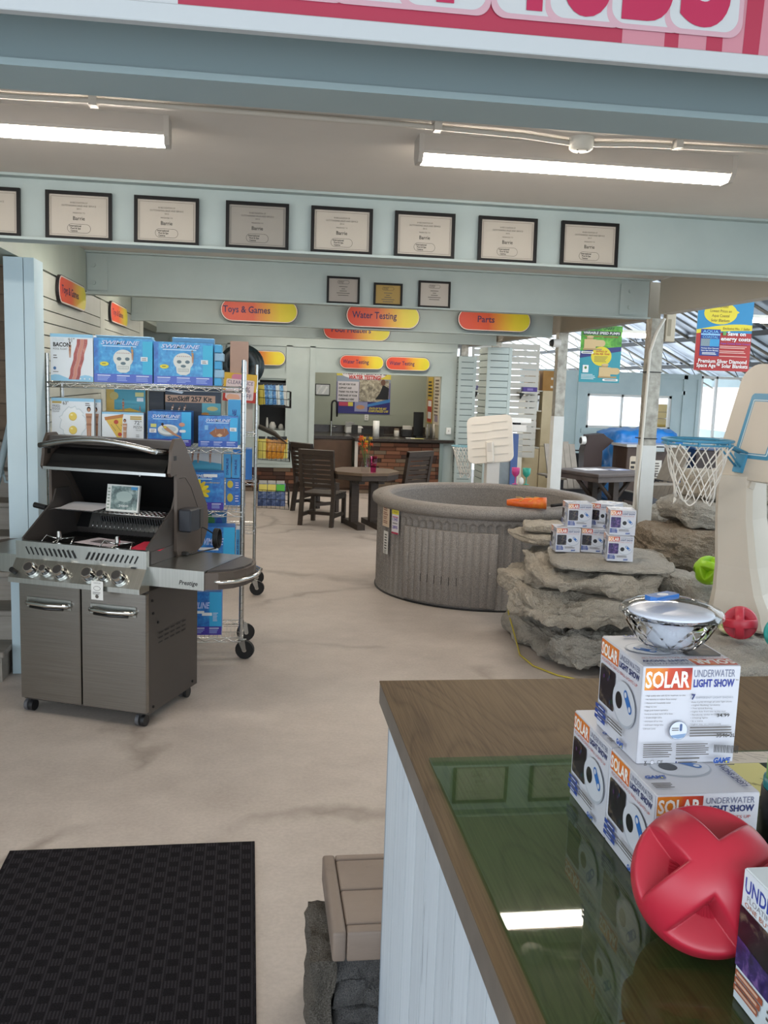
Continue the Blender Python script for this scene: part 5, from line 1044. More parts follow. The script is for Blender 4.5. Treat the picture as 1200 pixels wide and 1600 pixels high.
lbox('lower right white solar light box nearest the slab edge on the rock', 2.365, 5.66, .741, 'front_p', 'top', -.22, GS)
lbox('upper right white solar light box of the pile on the rock', 2.385, 5.70, .908, 'front_p', 'top', -.22, GS)

# ================================================================ COUNTER AND WHAT STANDS ON IT
C = thing('sales_counter', 'wood topped sales counter with white plank side in the right foreground', 'counter', (.95, .85, 0))
CX, CY = -.95, -.85
B().box(.33+CX, 1.62+CX, -.6+CY, 2.32+CY, 1.01, 1.066, mottled('counter_edge_band', '#5d564f', '#6b635b', 12, .5, .05)).out('counter_edge', C)
B().box(.329+CX, 1.621+CX, -.601+CY, 2.321+CY, 1.066, 1.07, OAK).out('counter_top', C)
bodyc = B().box(.366+CX, 1.58+CX, -.58+CY, 2.26+CY, 0, 1.01, m('#39424b', .8)).out('counter_body', C)
y = -.58; random.seed(11)
while y < 2.25:
    wd = random.choice((.11, .14, .17)); e = min(y+wd, 2.262); B().box(.350+CX, .366+CX, y+.0022+CY, e-.0022+CY, 0, 1.01, WEATHER).out('plank', bodyc); y += wd
B().box(.350+CX, 1.58+CX, 2.262+CY, 2.275+CY, 0, 1.01, m('#8d98a3', .6)).out('end_panel', bodyc)
g = thing('glass_top', 'thick green glass sheet lying on the wooden counter top', 'glass', (.95, .6, 1.0705)); B().box(.364-.95, 1.56-.95, -1.19, 1.196, 0, .0085, GLASS, .0012).out('pane', g)
ZG = 1.0795
lbox('white solar light box standing on the glass at the back left of the pile', .691, 1.434, ZG, 'front_a', 'top')
lbox('white solar light box on the glass behind the red ball, carrying the top box', .691, 1.25, ZG, 'front_a', 'top')
lbox('top white solar light box with printed back, priced 34.99 by hand', .706, 1.362, ZG+BH+.0012, 'front_b', 'top2')
# front box at the right edge
t = thing('light_box', 'white boxed light cut off by the right edge, in front of the red ball', 'box', (.704, .84, ZG)); W2, D2, H2 = .168, .177, .178
B().box(-W2/2, W2/2, 0, D2, 0, H2, m('#d3dee4', .4), .0015).out('carton', t)
a = B(F((-W2/2-E_, D2, 0), (0, -1, 0), (0, 0, 1))); a.rect(.001, .001, D2-.001, H2-.001, m('#d3dee4', .4)); a.text('UNDERWATER', D2*.03, H2*.84, H2*.105, m('#2a4aa0', .4), D2*.85, bold=.02); a.text('FLOATING DISCO', D2*.07, H2*.785, H2*.04, m('#8a9098', .4), D2*.6); a.text('ONE BUTTON', D2*.05, H2*.735, H2*.035, m('#b07050', .4), D2*.5)
a.rect(0, H2*.26, D2*.97, H2*.72, PH_NIGHT); a.poly([(0, H2*.26), (D2*.97, H2*.26), (D2*.97, H2*.4), (0, H2*.48)], PH_PURP)
for i in range(3): a.rect(D2*.02, H2*(.19-i*.055), D2*(.38-.02*i), H2*(.235-i*.055), m('#a0563c', .4)); a.lines(D2*.04, H2*(.225-i*.055), D2*.3, 1, .01, H2*.02, m('#d8b49c', .4), .1)
a.lines(D2*.45, H2*.22, D2*.4, 4, H2*.05, H2*.022, INK2); a.out('printed_side', t)
a = B(F((-W2/2, 0, H2+E_), (1, 0, 0), (0, 1, 0))); a.rect(W2*.4, D2*.5, W2*.95, D2*.95, FLAME); a.out('printed_top', t)
# hydro ball with three crossing bands and eight hollow corners
def ball_mesh(sub, hole=True):
    bm = bmesh.new(); bmesh.ops.create_icosphere(bm, subdivisions=sub, radius=1)
    for v in bm.verts:
        d = v.co.normalized(); mn = min(abs(d.x), abs(d.y), abs(d.z)); t_ = .27; r_ = t_/max(mn, 1e-6)
        r_ = 1/(1+r_**-14)**(1/14)                     # three crossing thick discs, edges eased
        if mn > .465: r_ = .2
        v.co = d*r_
    return B().bm(bm, m('#000000'), True)
BALLC = {}
def hydro_ball(label, x, y, z, r, hexc, rot, sub=5):
    if sub not in BALLC: BALLC[sub] = ball_mesh(sub)
    b = BALLC[sub]; c = B(); c.v = [(p[0]*r, p[1]*r, p[2]*r) for p in b.v]; c.f = b.f; c.mi = [0]*len(b.f); c.sm = b.sm; c.mat(m(hexc, .38))
    q = Vector(rot[:3]).to_track_quat('Z', 'Y').to_matrix() @ Matrix.Rotation(rot[3], 3, 'Z'); return c.out('hollow_ball', None, label, 'ball', 'hollow corner pool balls', loc=(x, y, z), rot=q.to_euler())
hydro_ball('large red hollow ball on the glass counter', .627, 1.125, ZG+.098, .100, '#b3263a', (-.23, -.72, .62, radians(38)), 7)
hydro_ball('red hollow ball on the stone slab beside the big hoop pole', 2.80, 4.88, .535, .097, '#b0283a', (-.5, -.8, .1, radians(5)), 6)
hydro_ball('lime green hollow ball leaning on the big hoop pole', 3.02, 5.72, .672, .098, '#93c41e', (-.9, -.1, .55, radians(20)), 6)
hydro_ball('teal hollow ball cut off by the right edge on the stone slab', 2.93, 4.66, .53, .097, '#1f9c98', (-.4, -.8, .4, radians(40)), 5)
# floating light on the top box
t = thing('floating_light', 'clear bowl shaped floating light with blue handle on the top box', 'pool light', (.707, 1.455, ZG+2*BH+.003), .5)
b = B(); n = 14; prof = [(.030, 0), (.052, .012), (.067, .03), (.076, .048), (.082, .06)]
vs = []
for j, (r, z) in enumerate(prof):
    for i in range(n): a_ = 2*pi*(i+.5*(j % 2))/n; vs.append((r*cos(a_), r*sin(a_), z))
fs = []
for j in range(len(prof)-1):
    for i in range(n):
        p0, p1 = j*n+i, j*n+(i+1) % n; o = i if j % 2 == 0 else (i+1) % n; q0, q1 = (j+1)*n+(i if j % 2 == 0 else i), (j+1)*n+(i+1) % n
        if j % 2 == 0: fs += [(p0, p1, q0), (p1, q1, q0)]
        else: fs += [(p0, q1, q0), (p0, p1, q1)]
k_ = len(vs); vs += [(x*.88, y*.88, z+.004 if i >= n else z+.005) for i, (x, y, z) in enumerate(vs)]
top = (len(prof)-1)*n
fs += [tuple(k_+i for i in f[::-1]) for f in fs]+[tuple(range(n))[::-1], tuple(k_+i for i in range(n))]+[(top+i, top+(i+1) % n, k_+top+(i+1) % n, k_+top+i) for i in range(n)]
b.add(vs, fs, LENS).out('faceted_bowl', t)
B().lathe([(.082, .058), (.0875, .062), (.0875, .067), (.082, .073), (.06, .083), (.03, .0885), (0, .09)], CLEARP, 36).out('clear_lid', t)
B().lathe([(0, .0735), (.05, .072), (.07, .068), (.072, .064), (.04, .062), (.036, .05), (.036, .02), (.02, .01), (0, .01)], m('#d5dbe6', .3), 32).out('white_core', t)
a = B(); a.lay = .0905; a.pill(-.03, .006, .03, .034, BLU); a.ell(0, .02, .012, .008, m('#d5dbe6', .3)); M0 = B(); 
B().prism([(p[0]*1.0, p[1]) for p in [(-.03+.0, .008), (.03, .008), (.034, .02), (.03, .034), (-.03, .034), (-.034, .02)]], .083, .0915, BLU).prism([(.012*cos(2*pi*i/14), .02+.008*sin(2*pi*i/14)) for i in range(14)], .0915, .0919, m('#d5dbe6', .3)).out('blue_handle', t)
# papers and jar to the right of the pile
t = thing('price_strip', 'white paper strip with handwriting behind the box pile', 'paper', (1.05, 1.755, ZG)); B().box(-.12, .25, -.028, .028, 0, .001, m('#c9c2b8', .7)).out('sheet', t); a = B(); a.lay = .0012
for i in range(6): a.line(-.1+i*.05, .02, -.08+i*.05, -.02, .0012, INK); a.line(-.09+i*.05, .018, -.06+i*.05, .0, .0012, INK); a.line(-.085+i*.05, -.002, -.06+i*.05, -.015, .0012, INK)
a.out('handwriting', t)
t = thing('yellow_note', 'yellow note with handwriting behind the box pile on the glass', 'paper', (1.0, 1.65, ZG)); B().box(-.1, .06, -.075, .075, 0, .001, m('#c9c481', .7)).out('sheet', t); a = B(); a.lay = .0012
for i in range(5): a.line(-.02+i*.012, -.01-.01*i, -.005+i*.012, -.03-.008*i, .0014, INK); a.line(.02+i*.008, .0-.012*i, .03+i*.006, -.02-.01*i, .0014, INK)
a.out('handwriting', t)
t = thing('jar', 'green jar with teal band in a black holder at the right edge of the counter', 'jar', (.93, 1.40, ZG)); B().lathe([(.0, 0), (.052, 0), (.052, .095), (.05, .095), (0, .09)], BLACK, 24).out('holder', t); B().lathe([(.05, .096), (.05, .112), (.0, .112)], m('#1f8f98', .3), 24).lathe([(.046, .112), (.046, .18), (.04, .19), (0, .19)], photo('leafy_jar_print', '#2a6a3a', '#7fc46a', '#b9dc9a', 60), 24).out('container', t)

# ---- bench beside the counter, floor mat
t = thing('garden_bench', 'small taupe wood topped bench on a dark stone base behind the counter end', 'bench', (.58, 2.48, 0))
BX, BY = -.58, -2.48
B().box(.22+BX, .2575+BX, 2.28+BY, 2.695+BY, .294, .382, BENCHW, .008, 2).out('rail', t)
B().box(.9+BX, .94+BX, 2.28+BY, 2.695+BY, .294, .382, BENCHW, .008, 2).out('rail', t)
B().box(.259+BX, .899+BX, 2.28+BY, 2.318+BY, .294, .381, BENCHW, .006, 2).out('front_board', t)
for (y0, y1) in ((2.322, 2.49), (2.494, 2.66), (2.664, 2.695)): B().box(.259+BX, .899+BX, y0+BY, y1+BY, .345, .381, BENCHW, .007, 2).out('slat', t)
def stoneblock(x0, x1, y0, y1, z0, z1, seed, mt, name, parent, amp=.02):
    bm = bmesh.new(); bmesh.ops.create_cube(bm, size=1); bmesh.ops.subdivide_edges(bm, edges=bm.edges[:], cuts=9, use_grid_fill=True)
    for v in bm.verts:
        q = Vector(((x0+x1)/2+v.co.x*(x1-x0), (y0+y1)/2+v.co.y*(y1-y0), (z0+z1)/2+v.co.z*(z1-z0))); nv = noise.noise_vector(q*22+Vector((seed, 0, 0))); v.co = q+nv*amp
    return B().bm(bm, mt).out(name, parent)
z = 0
for i, hh in enumerate((.075, .06, .085, .07)):
    for k, (xa, xb) in enumerate(((.238, .42), (.424, .62), (.624, .88))): stoneblock(xa+BX, xb+BX, 2.315+BY, 2.66+BY, z+.002, z+hh-.002, i*3.1+k*5, SLATE, 'stone', t)
    z += hh
stoneblock(.168+BX, .228+BX, 2.30+BY, 2.60+BY, 0, .285, 9, stone('dark_slab_stone', '#3c3833', '#55504a', '#6a645c', 5), 'stone', t, .018)
t = B().box(-.47, .47, -.6, .53, 0, .008, CARPET, .002).out('floor_mat', None, 'black ribbed entrance mat on the concrete floor at lower left', 'mat', loc=(-.453, 2.975, 0.0005), rz=.008)

# ================================================================ BASKETBALL HOOPS
def net(b, cx, cy, z, r, h, mt, n=10, rr=.0045, k=4, sx=0, sy=0):
    for s in (1, -1):
        for i in range(n):
            pts = []
            for j in range(13):
                t_ = j/12; a_ = 2*pi*(i+s*t_*2.0)/n; q = r*(1-.45*t_**.7)*(1+.05*sin(i*2.3+t_*5)); pts.append((cx+q*cos(a_)+sx*t_, cy+q*sin(a_)+sy*t_, z-h*t_*(1+.04*sin(i*1.7))))
            b.tube(pts, rr, mt, k)
    for i in range(n//2):
        a_ = 2*pi*2*i/n; a2 = a_+2*pi/n; q = r*.55; b.tube([(cx+q*cos(a_+(a2-a_)*j/6)+sx, cy+q*sin(a_+(a2-a_)*j/6)+sy, z-h-.03*sin(pi*j/6)) for j in range(7)], rr, mt, k)
HB = m('#3f86a8', .35); NET = m('#dcd8d0', .8)
H = thing('basketball_hoop', 'large white poolside basketball hoop with blue rim at the right edge', 'basketball hoop', (3.0, 5.3, .415))
hx, hy, hz = 3.0, 5.3, .415
secs = [(1.36, (2.80, 5.32), (2.94, 5.15), (3.14, 5.30), (3.0, 5.47)), (1.1, (2.81, 5.32), (2.955, 5.14), (3.17, 5.3), (3.0, 5.48)), (.8, (2.835, 5.32), (3.0, 5.12), (3.25, 5.3), (3.04, 5.5)), (.64, (2.83, 5.32), (3.03, 5.09), (3.3, 5.3), (3.06, 5.52)), (.52, (2.81, 5.32), (3.07, 5.05), (3.36, 5.3), (3.08, 5.56)), (.43, (2.80, 5.32), (3.08, 5.02), (3.4, 5.3), (3.1, 5.58)), (.416, (2.81, 5.32), (3.08, 5.03), (3.39, 5.3), (3.1, 5.57))]
vs = []; K = 20
for z, *cs in secs:
    for i in range(4):
        p = Vector(cs[i]); q = Vector(cs[(i+1) % 4])
        for j in range(5): t_ = .12+.76*j/4; vs.append((p.x+(q.x-p.x)*t_-hx, p.y+(q.y-p.y)*t_-hy, z-hz))
fs = [(j*K+i, j*K+(i+1) % K, (j+1)*K+(i+1) % K, (j+1)*K+i) for j in range(len(secs)-1) for i in range(K)]+[tuple(range(K)), tuple((len(secs)-1)*K+i for i in range(K))[::-1]]
B().add(vs, [f[::-1] for f in fs], PLASTW).out('pole', H)
A_ = radians(72); rec = radians(17); e_ = Vector((cos(A_), -sin(A_), 0)); u_ = Vector((sin(rec)*sin(A_), sin(rec)*cos(A_), cos(rec))); P_ = Vector((2.92-hx, 5.25-hy, 1.41-hz)); nn = e_.cross(u_)
def rpoly(x0, y0, x1, y1, r, n=8):
    pts = []
    for cx, cy, a0 in ((x1-r, y0+r, -pi/2), (x1-r, y1-r, 0), (x0+r, y1-r, pi/2), (x0+r, y0+r, pi)): pts += [(cx+r*cos(a0+pi/2*i/n), cy+r*sin(a0+pi/2*i/n)) for i in range(n+1)]
    return pts
M_ = Matrix((e_, u_, nn)).transposed().to_4x4(); M_.translation = P_
bb_ = B(M_).prism(rpoly(-.20, -.07, .72, .66, .12), -.045, 0, PLASTW).out('backboard', H)
a = B(M_); a.lay = .0005; a.prism(rpoly(-.075, .06, .2, .47, .025), 0, .003, HB); a.prism(rpoly(-.05, .082, .175, .43, .008), .003, .0045, m('#c3d2d6', .4)); a.prism(rpoly(-.043, .088, .168, .424, .006), .0045, .0055, HB); a.prism(rpoly(-.037, .094, .162, .418, .006), .0055, .0065, PLASTW); a.out('target_square', bb_)
B(M_).prism(rpoly(-.035, -.035, .035, .08, .008), 0, .02, HB).out('bracket', H)
rc = P_+Vector((-sin(A_)*.36, -cos(A_)*.36, .165)); b = B(); b.tube([(rc.x+.2*cos(2*pi*i/28), rc.y+.2*sin(2*pi*i/28), rc.z) for i in range(28)], .009, HB, 8, True)
b.tube([(rc.x+.2*cos(2*pi*i/28), rc.y+.2*sin(2*pi*i/28), rc.z-.022) for i in range(28)], .006, HB, 6, True)
rp = rc+(P_-rc).normalized()*.2
for sx in (-.03, .03): b.tube([M_ @ Vector((sx, .09, .01)), Vector((rp.x, rp.y, rc.z-.01))+e_*sx], .008, HB, 6); b.tube([M_ @ Vector((sx*.6, .0, .02)), Vector((rp.x, rp.y, rc.z-.02))+e_*sx], .006, HB, 6)
for a_ in (.3, 1.3, 2.3, 3.3, 4.3, 5.3): b.box(rc.x+.2*cos(a_)-.006, rc.x+.2*cos(a_)+.006, rc.y+.2*sin(a_)-.006, rc.y+.2*sin(a_)+.006, rc.z-.03, rc.z+.004, HB)
b.out('rim', H); b = B(); net(b, rc.x, rc.y, rc.z-.02, .195, .33, NET, 10, .0042); b.out('net', H)
B(M_).box(.02, .1, -.115, -.07, -.06, -.02, PLASTW).out('mount', H)
# small hoop behind the tub
S2 = thing('basketball_hoop', 'small white poolside basketball hoop behind the hot tub, seen from behind', 'basketball hoop', (2.47, 9.45, 0))
B().prism([(-.075, -.06), (.06, -.06), (.06, .06), (-.075, .06)], 0, 1.20, m('#dfdcd6', .45)).box(-.2, .2, -.16, .3, 0, .1, m('#dfdcd6', .45), .02).out('pole', S2)
ee = Vector((.9, -.38, .12)).normalized(); uu = Vector((.02, .25, .97)); uu = (uu-ee*uu.dot(ee)).normalized(); n3 = ee.cross(uu); M2 = Matrix((ee, uu, n3)).transposed().to_4x4(); M2.translation = Vector((-.05, -.02, 1.30))
BW2 = m('#e0dad0', .5); brd = B(M2).prism(rpoly(-.24, -.25, .24, .25, .07), -.03, .0, BW2).out('backboard', S2)
b = B(M2); b.lay = .0
for k in range(5):
    yy = -.17+k*.085; b.box(-.19, .0, yy-.005, yy+.005, 0, .006, BW2); b.box(.02, .19, yy+.006, yy+.016, 0, .006, BW2)
    if k < 4:
        xx = -.05+.09*(k % 2); b.box(xx-.004, xx+.004, yy, yy+.085, 0, .005, BW2)
b.out('moulded_brick_ribs', brd)
B(M2).box(-.04, .04, -.26, -.03, 0, .05, BW2, .01).box(-.022, .022, -.14, -.05, .05, .056, m('#cfcac2', .5)).out('bracket', S2)
c2 = Vector((-.05-.25, -.02+.2, 1.205)); b = B(); b.tube([(c2.x+.11*cos(2*pi*i/20), c2.y+.11*sin(2*pi*i/20), c2.z) for i in range(20)], .007, m('#7fb0bf', .4), 6, True); q = M2 @ Vector((-.05, -.12, -.03)); b.tube([q, (c2.x+.11, c2.y-.07, c2.z)], .008, m('#7fb0bf', .4), 5).out('rim', S2)
b = B(); net(b, c2.x, c2.y, c2.z-.005, .105, .30, NET, 8, .005, 4, .05, 0); b.out('net', S2)
# two flat packs of dive discs at the pole
for (x, y, z, col, lab) in ((2.84, 5.02, .425, '#6f8f3c', 'green patterned disc lying by the big hoop pole'), (2.90, 4.97, .432, '#b0524a', 'red ringed disc in clear bag lying by the big hoop pole')):
    t = thing('dive_disc', lab, 'disc', (x, y+.06, z), group='dive discs', rot=(.25, .1, .3)); B().lathe([(0, 0), (.055, 0), (.068, .012), (.055, .026), (0, .028)], photo('disc_print_'+col[1:], col, '#b9b58c', '#d9d6c4', 40), 24).out('disc', t); B().lathe([(.05, .0285), (.04, .0295)], m(col, .4), 24).out('ring', t)
    B().box(-.02, .02, -.06, -.02, .026, .029, WHITE).out('price_sticker', t)

# ================================================================ DINING SET, KITCHENETTE, SHED FURNITURE
BRN = mottled('dark_brown_poly_lumber', '#30261f', '#3b3028', 9, .5, .05, 0, 5, (1, 1, 6)); BRN2 = mottled('dark_brown_table_top', '#5d4c3c', '#6b5948', 6, .32, .04)
GRY = mottled('grey_poly_lumber', '#7c746a', '#8a8277', 9, .5, .05); DGR = mottled('charcoal_poly_lumber', '#34363c', '#3f4148', 9, .5, .05)
def dining_chair(label, x, y, rz):
    t = thing('dining_chair', label, 'chair', (x, y, 0), rz, 'dark slat back dining chairs'); t.scale = (.93, .93, .92); w = .23
    for s in (-1, 1):
        B().xprism([(-.25, 0), (-.19, 0), (-.19, .42), (-.25, .42)], s*w-.025, s*w+.025, BRN).out('leg', t)
        B().xprism([(.24, 0), (.30, 0), (.24, .42), (.24, .5), (.33, 1.05), (.28, 1.06), (.18, .5), (.18, .40)], s*w-.025, s*w+.025, BRN).out('leg', t)
        B().xprism([(-.22, .12), (.25, .12), (.25, .17), (-.22, .17)], s*w-.018, s*w+.018, BRN).out('side_stretcher', t)
        B().box(s*w-.022, s*w+.022, -.24, .22, .37, .43, BRN).out('seat_rail', t)
    for i in range(5): y0 = -.26+i*.092; B().box(-w-.02, w+.02, y0, y0+.084, .43, .455, BRN).out('seat_slat', t)
    for i in range(7):
        z0 = .54+i*.066; yb = .20+.09*(z0-.5)/.55+.005; B().xprism([(yb, z0), (yb+.022, z0), (yb+.032, z0+.05), (yb+.01, z0+.05)], -w+.02, w-.02, BRN).out('back_slat', t)
    B().xprism([(.27, .99), (.325, .99), (.335, 1.065), (.28, 1.07)], -w-.025, w+.025, BRN).out('top_rail', t)
    B().box(-w, w, -.03, .02, .125, .165, BRN).box(-w, w, -.245, -.2, .36, .42, BRN).out('stretcher', t)
    return t
c1 = dining_chair('nearest dark slatted dining chair, seen from behind at the left of the table', .86, 11.86, radians(155))
clone(c1, (.84, 13.0, 0), radians(125), 'farther dark slatted dining chair at the left of the table')
clone(c1, (1.93, 11.98, 0), radians(-142), 'dark slatted dining chair at the right of the table, behind the hot tub')
t = thing('dining_table', 'dark octagonal dining table with vase in front of the brick counter', 'table', (1.37, 11.68, 0), radians(12))
oc = [(.45*cos(pi/8+pi/4*i), .45*sin(pi/8+pi/4*i)) for i in range(8)]
B().prism(oc, .695, .73, BRN2).prism([(p*.97, q*.97) for p, q in oc], .63, .695, BRN).out('table_top', t)
for s in (-1, 1): B().box(s*.13-.05, s*.13+.05, -.05, .05, .06, .64, BRN).box(s*.13-.05, s*.13+.05, -.32, .32, 0, .07, BRN).box(s*.13-.04, s*.13+.04, -.3, .3, .58, .635, BRN).out('leg', t)
t = thing('flower_vase', 'clear glass vase with orange and yellow artificial flowers on the dining table', 'vase', (1.35, 11.45, .731)); B().lathe([(0, .004), (.05, .004), (.055, .06), (.045, .12), (.03, .17), (.034, .19)], CLEARP, 18).out('vase', t)
ORF = m('#d9531c', .6); YF2 = m('#d9b52c', .6); random.seed(21)
st_ = B()
for i in range(13):
    a_ = random.random()*6.28; r = .02+.09*random.random(); zz = .25+.19*random.random(); px_, py_ = r*cos(a_)-.03*(zz > .34), r*sin(a_)*.6; st_.tube([(0, 0, .05), (px_*.4, py_*.4, .2), (px_, py_, zz)], .003, m('#4f6a2c', .6), 4)
    fl = B(); mt = ORF if i % 3 else YF2
    for k in range(7): b_ = 2*pi*k/7; fl.add([(px_, py_, zz), (px_+.02*cos(b_-.4), py_+.02*sin(b_-.4), zz+.012), (px_+.04*cos(b_), py_+.012-.0*sin(b_), zz+.036*sin(b_)), (px_+.02*cos(b_+.4), py_+.02*sin(b_+.4), zz+.015)], [(0, 1, 2, 3)], mt)
    fl.out('blossom', t)
st_.out('stems', t)
t = thing('cup', 'pink tinted plastic tumbler beside the flower vase', 'cup', (1.45, 11.42, .731)); B().lathe([(0, 0), (.035, 0), (.05, .2), (.047, .2), (.033, .006), (0, .006)], PINKP, 18).out('tumbler', t)
# ---- kitchenette
t = thing('brick_counter', 'brick faced counter with dark top under the wall opening', 'counter', (0, 0, 0)); DKT = mottled('dark_laminate', '#2c2622', '#3b342f', 20, .25, .03)
B().box(1.66, 3.04, 15.215, 15.8, 0, .87, m('#33261f', .9)).out('base', t); bricks(1.66, 3.04, 0, .87, 15.21, t)
B().box(1.6, 3.28, 15.14, 15.85, .875, .925, DKT, .006).out('counter_top', t); B().box(.93, 1.6, 15.62, 16.98, .875, .925, DKT).box(.93, 3.09, 16.9, 16.99, .925, 1.05, DKT).box(1.6, 3.09, 16.3, 16.9, .875, .925, DKT).out('counter_top', t)
B().box(1.61, 1.66, 15.18, 15.25, 0, .87, m('#b9b4ac', .5)).out('corner_post', t); B().box(3.04, 3.10, 15.18, 15.25, 0, .87, m('#7f8f8d', .5)).out('corner_post', t)
t = thing('base_cabinet', 'dark brown cabinet at the left of the brick counter', 'cabinet', (1.28, 15.64, 0)); B().box(-.33, .33, 0, .5, 0, .87, m('#4a3526', .5)).out('carcass', t); B().box(-.32, .32, -.015, 0, .04, .85, mottled('brown_panel', '#4d3827', '#5a4230', 6, .45, .03)).out('panel', t)
w, h = 1.0, .80; a = B(); YLP = m('#cfc04c', .5); NVP = m('#2c2a72', .5)
a.rect(0, 0, w, h, m('#6c6a92', .5)); a.rect(0, h*.72, w, h, m('#8a96a8', .5)); a.rect(w*.8, h*.8, w, h, YLP); a.rect(0, h*.86, w*.14, h, YLP); a.rect(w*.42, h*.28, w*.97, h*.78, PH_SHOP); a.rect(0, 0, w, h*.28, NVP); a.poly([(w*.58, h*.22), (w, h*.36), (w, h*.28), (w*.58, h*.16)], m('#3f7fc0', .5))
a.ell(w*.5, h*.89, w*.4, h*.1, m('#d9d6da', .5), 24); a.text('FREE PROFESSIONAL', w*.52, h*.90, h*.085, m('#5a1f3a', .5), w*.8, 'C', .05, .1); a.text('WATER TESTING!', w*.52, h*.79, h*.085, m('#b9302a', .5), w*.6, 'C', .05, .1)
a.rect(w*.02, h*.27, w*.41, h*.73, m('#cbc6cb', .5))
for i, s in enumerate(('WE ASK FOR YOUR', 'SUPPORT AND', 'THANK YOU FOR THE', 'PURCHASE OF YOUR', 'CHEMICALS HERE')): a.text(s, w*.04, h*(.645-i*.085), h*.038, INK, w*(.31, .24, .35, .34, .29)[i], 'L', .04, .15)
a.rect(w*.05, h*.17, w*.22, h*.26, m('#b9405a', .5)); a.rect(w*.22, h*.17, w*.31, h*.26, YLP); a.rect(w*.34, h*.05, w*.58, h*.27, m('#8a8fb4', .5)); a.ell(w*.45, h*.15, w*.08, h*.05, SKIN); a.poly([(w*.72, h*.34), (w*.96, h*.34), (w*.97, h*.6), (w*.86, h*.68), (w*.8, h*.48)], m('#17181c', .5)); a.ell(w*.86, h*.73, w*.045, h*.07, m('#6a4a3c', .5))
a.text('STATE OF THE ART', w*.61, h*.105, h*.045, YLP, w*.33, 'L', .04, .2); a.text('COMPUTERIZED LAB!', w*.6, h*.045, h*.045, YLP, w*.37, 'L', .04, .2)
t = thing('wall_poster', 'water testing poster on the back wall of the counter opening', 'poster', (1.43, 16.99, 1.265)); B().box(0, w, 0, .005, 0, h, WHITE).out('board', t); a.out('printed_face', t, loc=(0, -.001, 0), rot=(pi/2, 0, 0))
t = thing('picture_frame', 'small black framed notice on the wall left of the water testing poster', 'picture', (1.175, 16.985, 1.58)); B().box(-.135, .135, 0, .014, 0, .21, BLACK).box(-.12, .12, -.002, 0, .015, .195, m('#b4b4b0', .2)).out('frame', t); a = B(FR(-.0025)); a.poly([(-.11, .03), (-.08, .03), (.0, .18), (-.04, .18)], m('#cfcfcc', .3)); a.poly([(-.02, .03), (.02, .03), (.09, .15), (.06, .17)], m('#cfcfcc', .3)); a.out('notice', t)
def faucet(): 
    t = thing('faucet', 'tall black and chrome spring faucet on the back counter', 'faucet', (1.33, 16.75, .926)); B().cyl((0, 0, 0), (0, 0, .2), .02, CHROME, 10).tube([(.02, 0, .1), (.1, 0, .1)], .012, CHROME, 6).out('body', t); B().tube([(0, 0, .2), (0, 0, .5)]+[(.05-.05*cos(pi*i/8), 0, .5+.07*sin(pi*i/8)) for i in range(1, 9)]+[(.1, 0, .28)], .016, BLACK, 8).out('hose', t)
faucet()
t = thing('outlet', 'white double wall outlet under the water testing poster', 'outlet', (2.0, 16.985, 1.145)); B().box(-.036, .036, 0, .012, 0, .11, WHITE).out('plate', t); B().box(-.014, .014, -.002, 0, .02, .045, m('#b8b6b0', .5)).box(-.014, .014, -.002, 0, .065, .09, m('#b8b6b0', .5)).out('sockets', t)
t = thing('paper_towel_roll', 'white paper towel roll standing on the counter', 'paper towel', (2.02, 15.7, .926)); B().lathe([(.0, 0), (.055, 0), (.055, .27), (.02, .27), (.02, .25), (0, .25)], WHITE, 20).out('roll', t)
t = thing('monitor', 'narrow black upright monitor at the right of the counter', 'monitor', (2.76, 15.75, .926), .3); B().box(-.09, .09, -.02, .02, .03, .44, BLACK, .006).box(-.07, .07, -.07, .07, 0, .03, BLACK).out('screen', t)
t = thing('test_machine', 'white and black testing machine on the back counter', 'machine', (1.72, 16.55, .926)); B().box(-.16, .16, -.12, .12, 0, .13, m('#b9b8b4', .4), .02).prism([(-.16, -.12), (.0, -.12), (-.03, .1), (-.14, .1)], .13, .2, m('#8f8e8a', .4)).box(-.05, .06, -.16, -.12, .0, .16, DARK).out('housing', t)
t = thing('black_tray', 'low black tray on the counter behind the paper towel roll', 'tray', (2.05, 16.5, .926)); B().box(-.2, .2, -.12, .12, 0, .02, DARK).box(-.2, .2, -.12, -.1, .02, .1, DARK).box(-.2, -.18, -.1, .12, .02, .1, DARK).out('tray', t)
t = thing('canister', 'cream canister with dark lid on the counter', 'canister', (2.40, 15.85, .926)); B().lathe([(0, 0), (.045, 0), (.045, .1), (.04, .11), (0, .11)], OFFW, 16).lathe([(.042, .11), (.042, .14), (0, .14)], m('#6a5a48', .5), 16).out('jar', t)
t = thing('desk_printer', 'black and white machine left of the narrow monitor', 'printer', (2.58, 15.9, .926)); B().box(-.09, .09, -.1, .1, 0, .13, DARK, .01).prism([(-.08, -.1), (.08, -.1), (.06, .08), (-.06, .08)], .13, .19, m('#b4b0a6', .5)).out('housing', t)
t = thing('paper_pile', 'loose yellow and white papers at the counter edge before the monitor', 'paper', (2.7, 15.42, .9255)); B().box(-.12, .1, -.06, .06, 0, .004, m('#c9c27a', .7)).box(-.2, -.05, -.02, .08, .004, .008, WHITE).out('sheets', t)
for i, (x, lab) in enumerate(((2.90, 'left of three test bottles by the side wall'), (2.97, 'middle of three test bottles by the side wall'), (3.03, 'right white tube by the side wall'))):
    t = thing('test_bottle', lab, 'bottle', (x, 15.62+.05*i, .926), group='test bottles'); B().lathe([(0, 0), (.025, 0), (.025, .17), (.012, .2), (.012, .24), (0, .24)], (m('#8a8a86', .3), m('#5c5c5a', .3), m('#c9c5bc', .4))[i], 12).out('bottle', t)
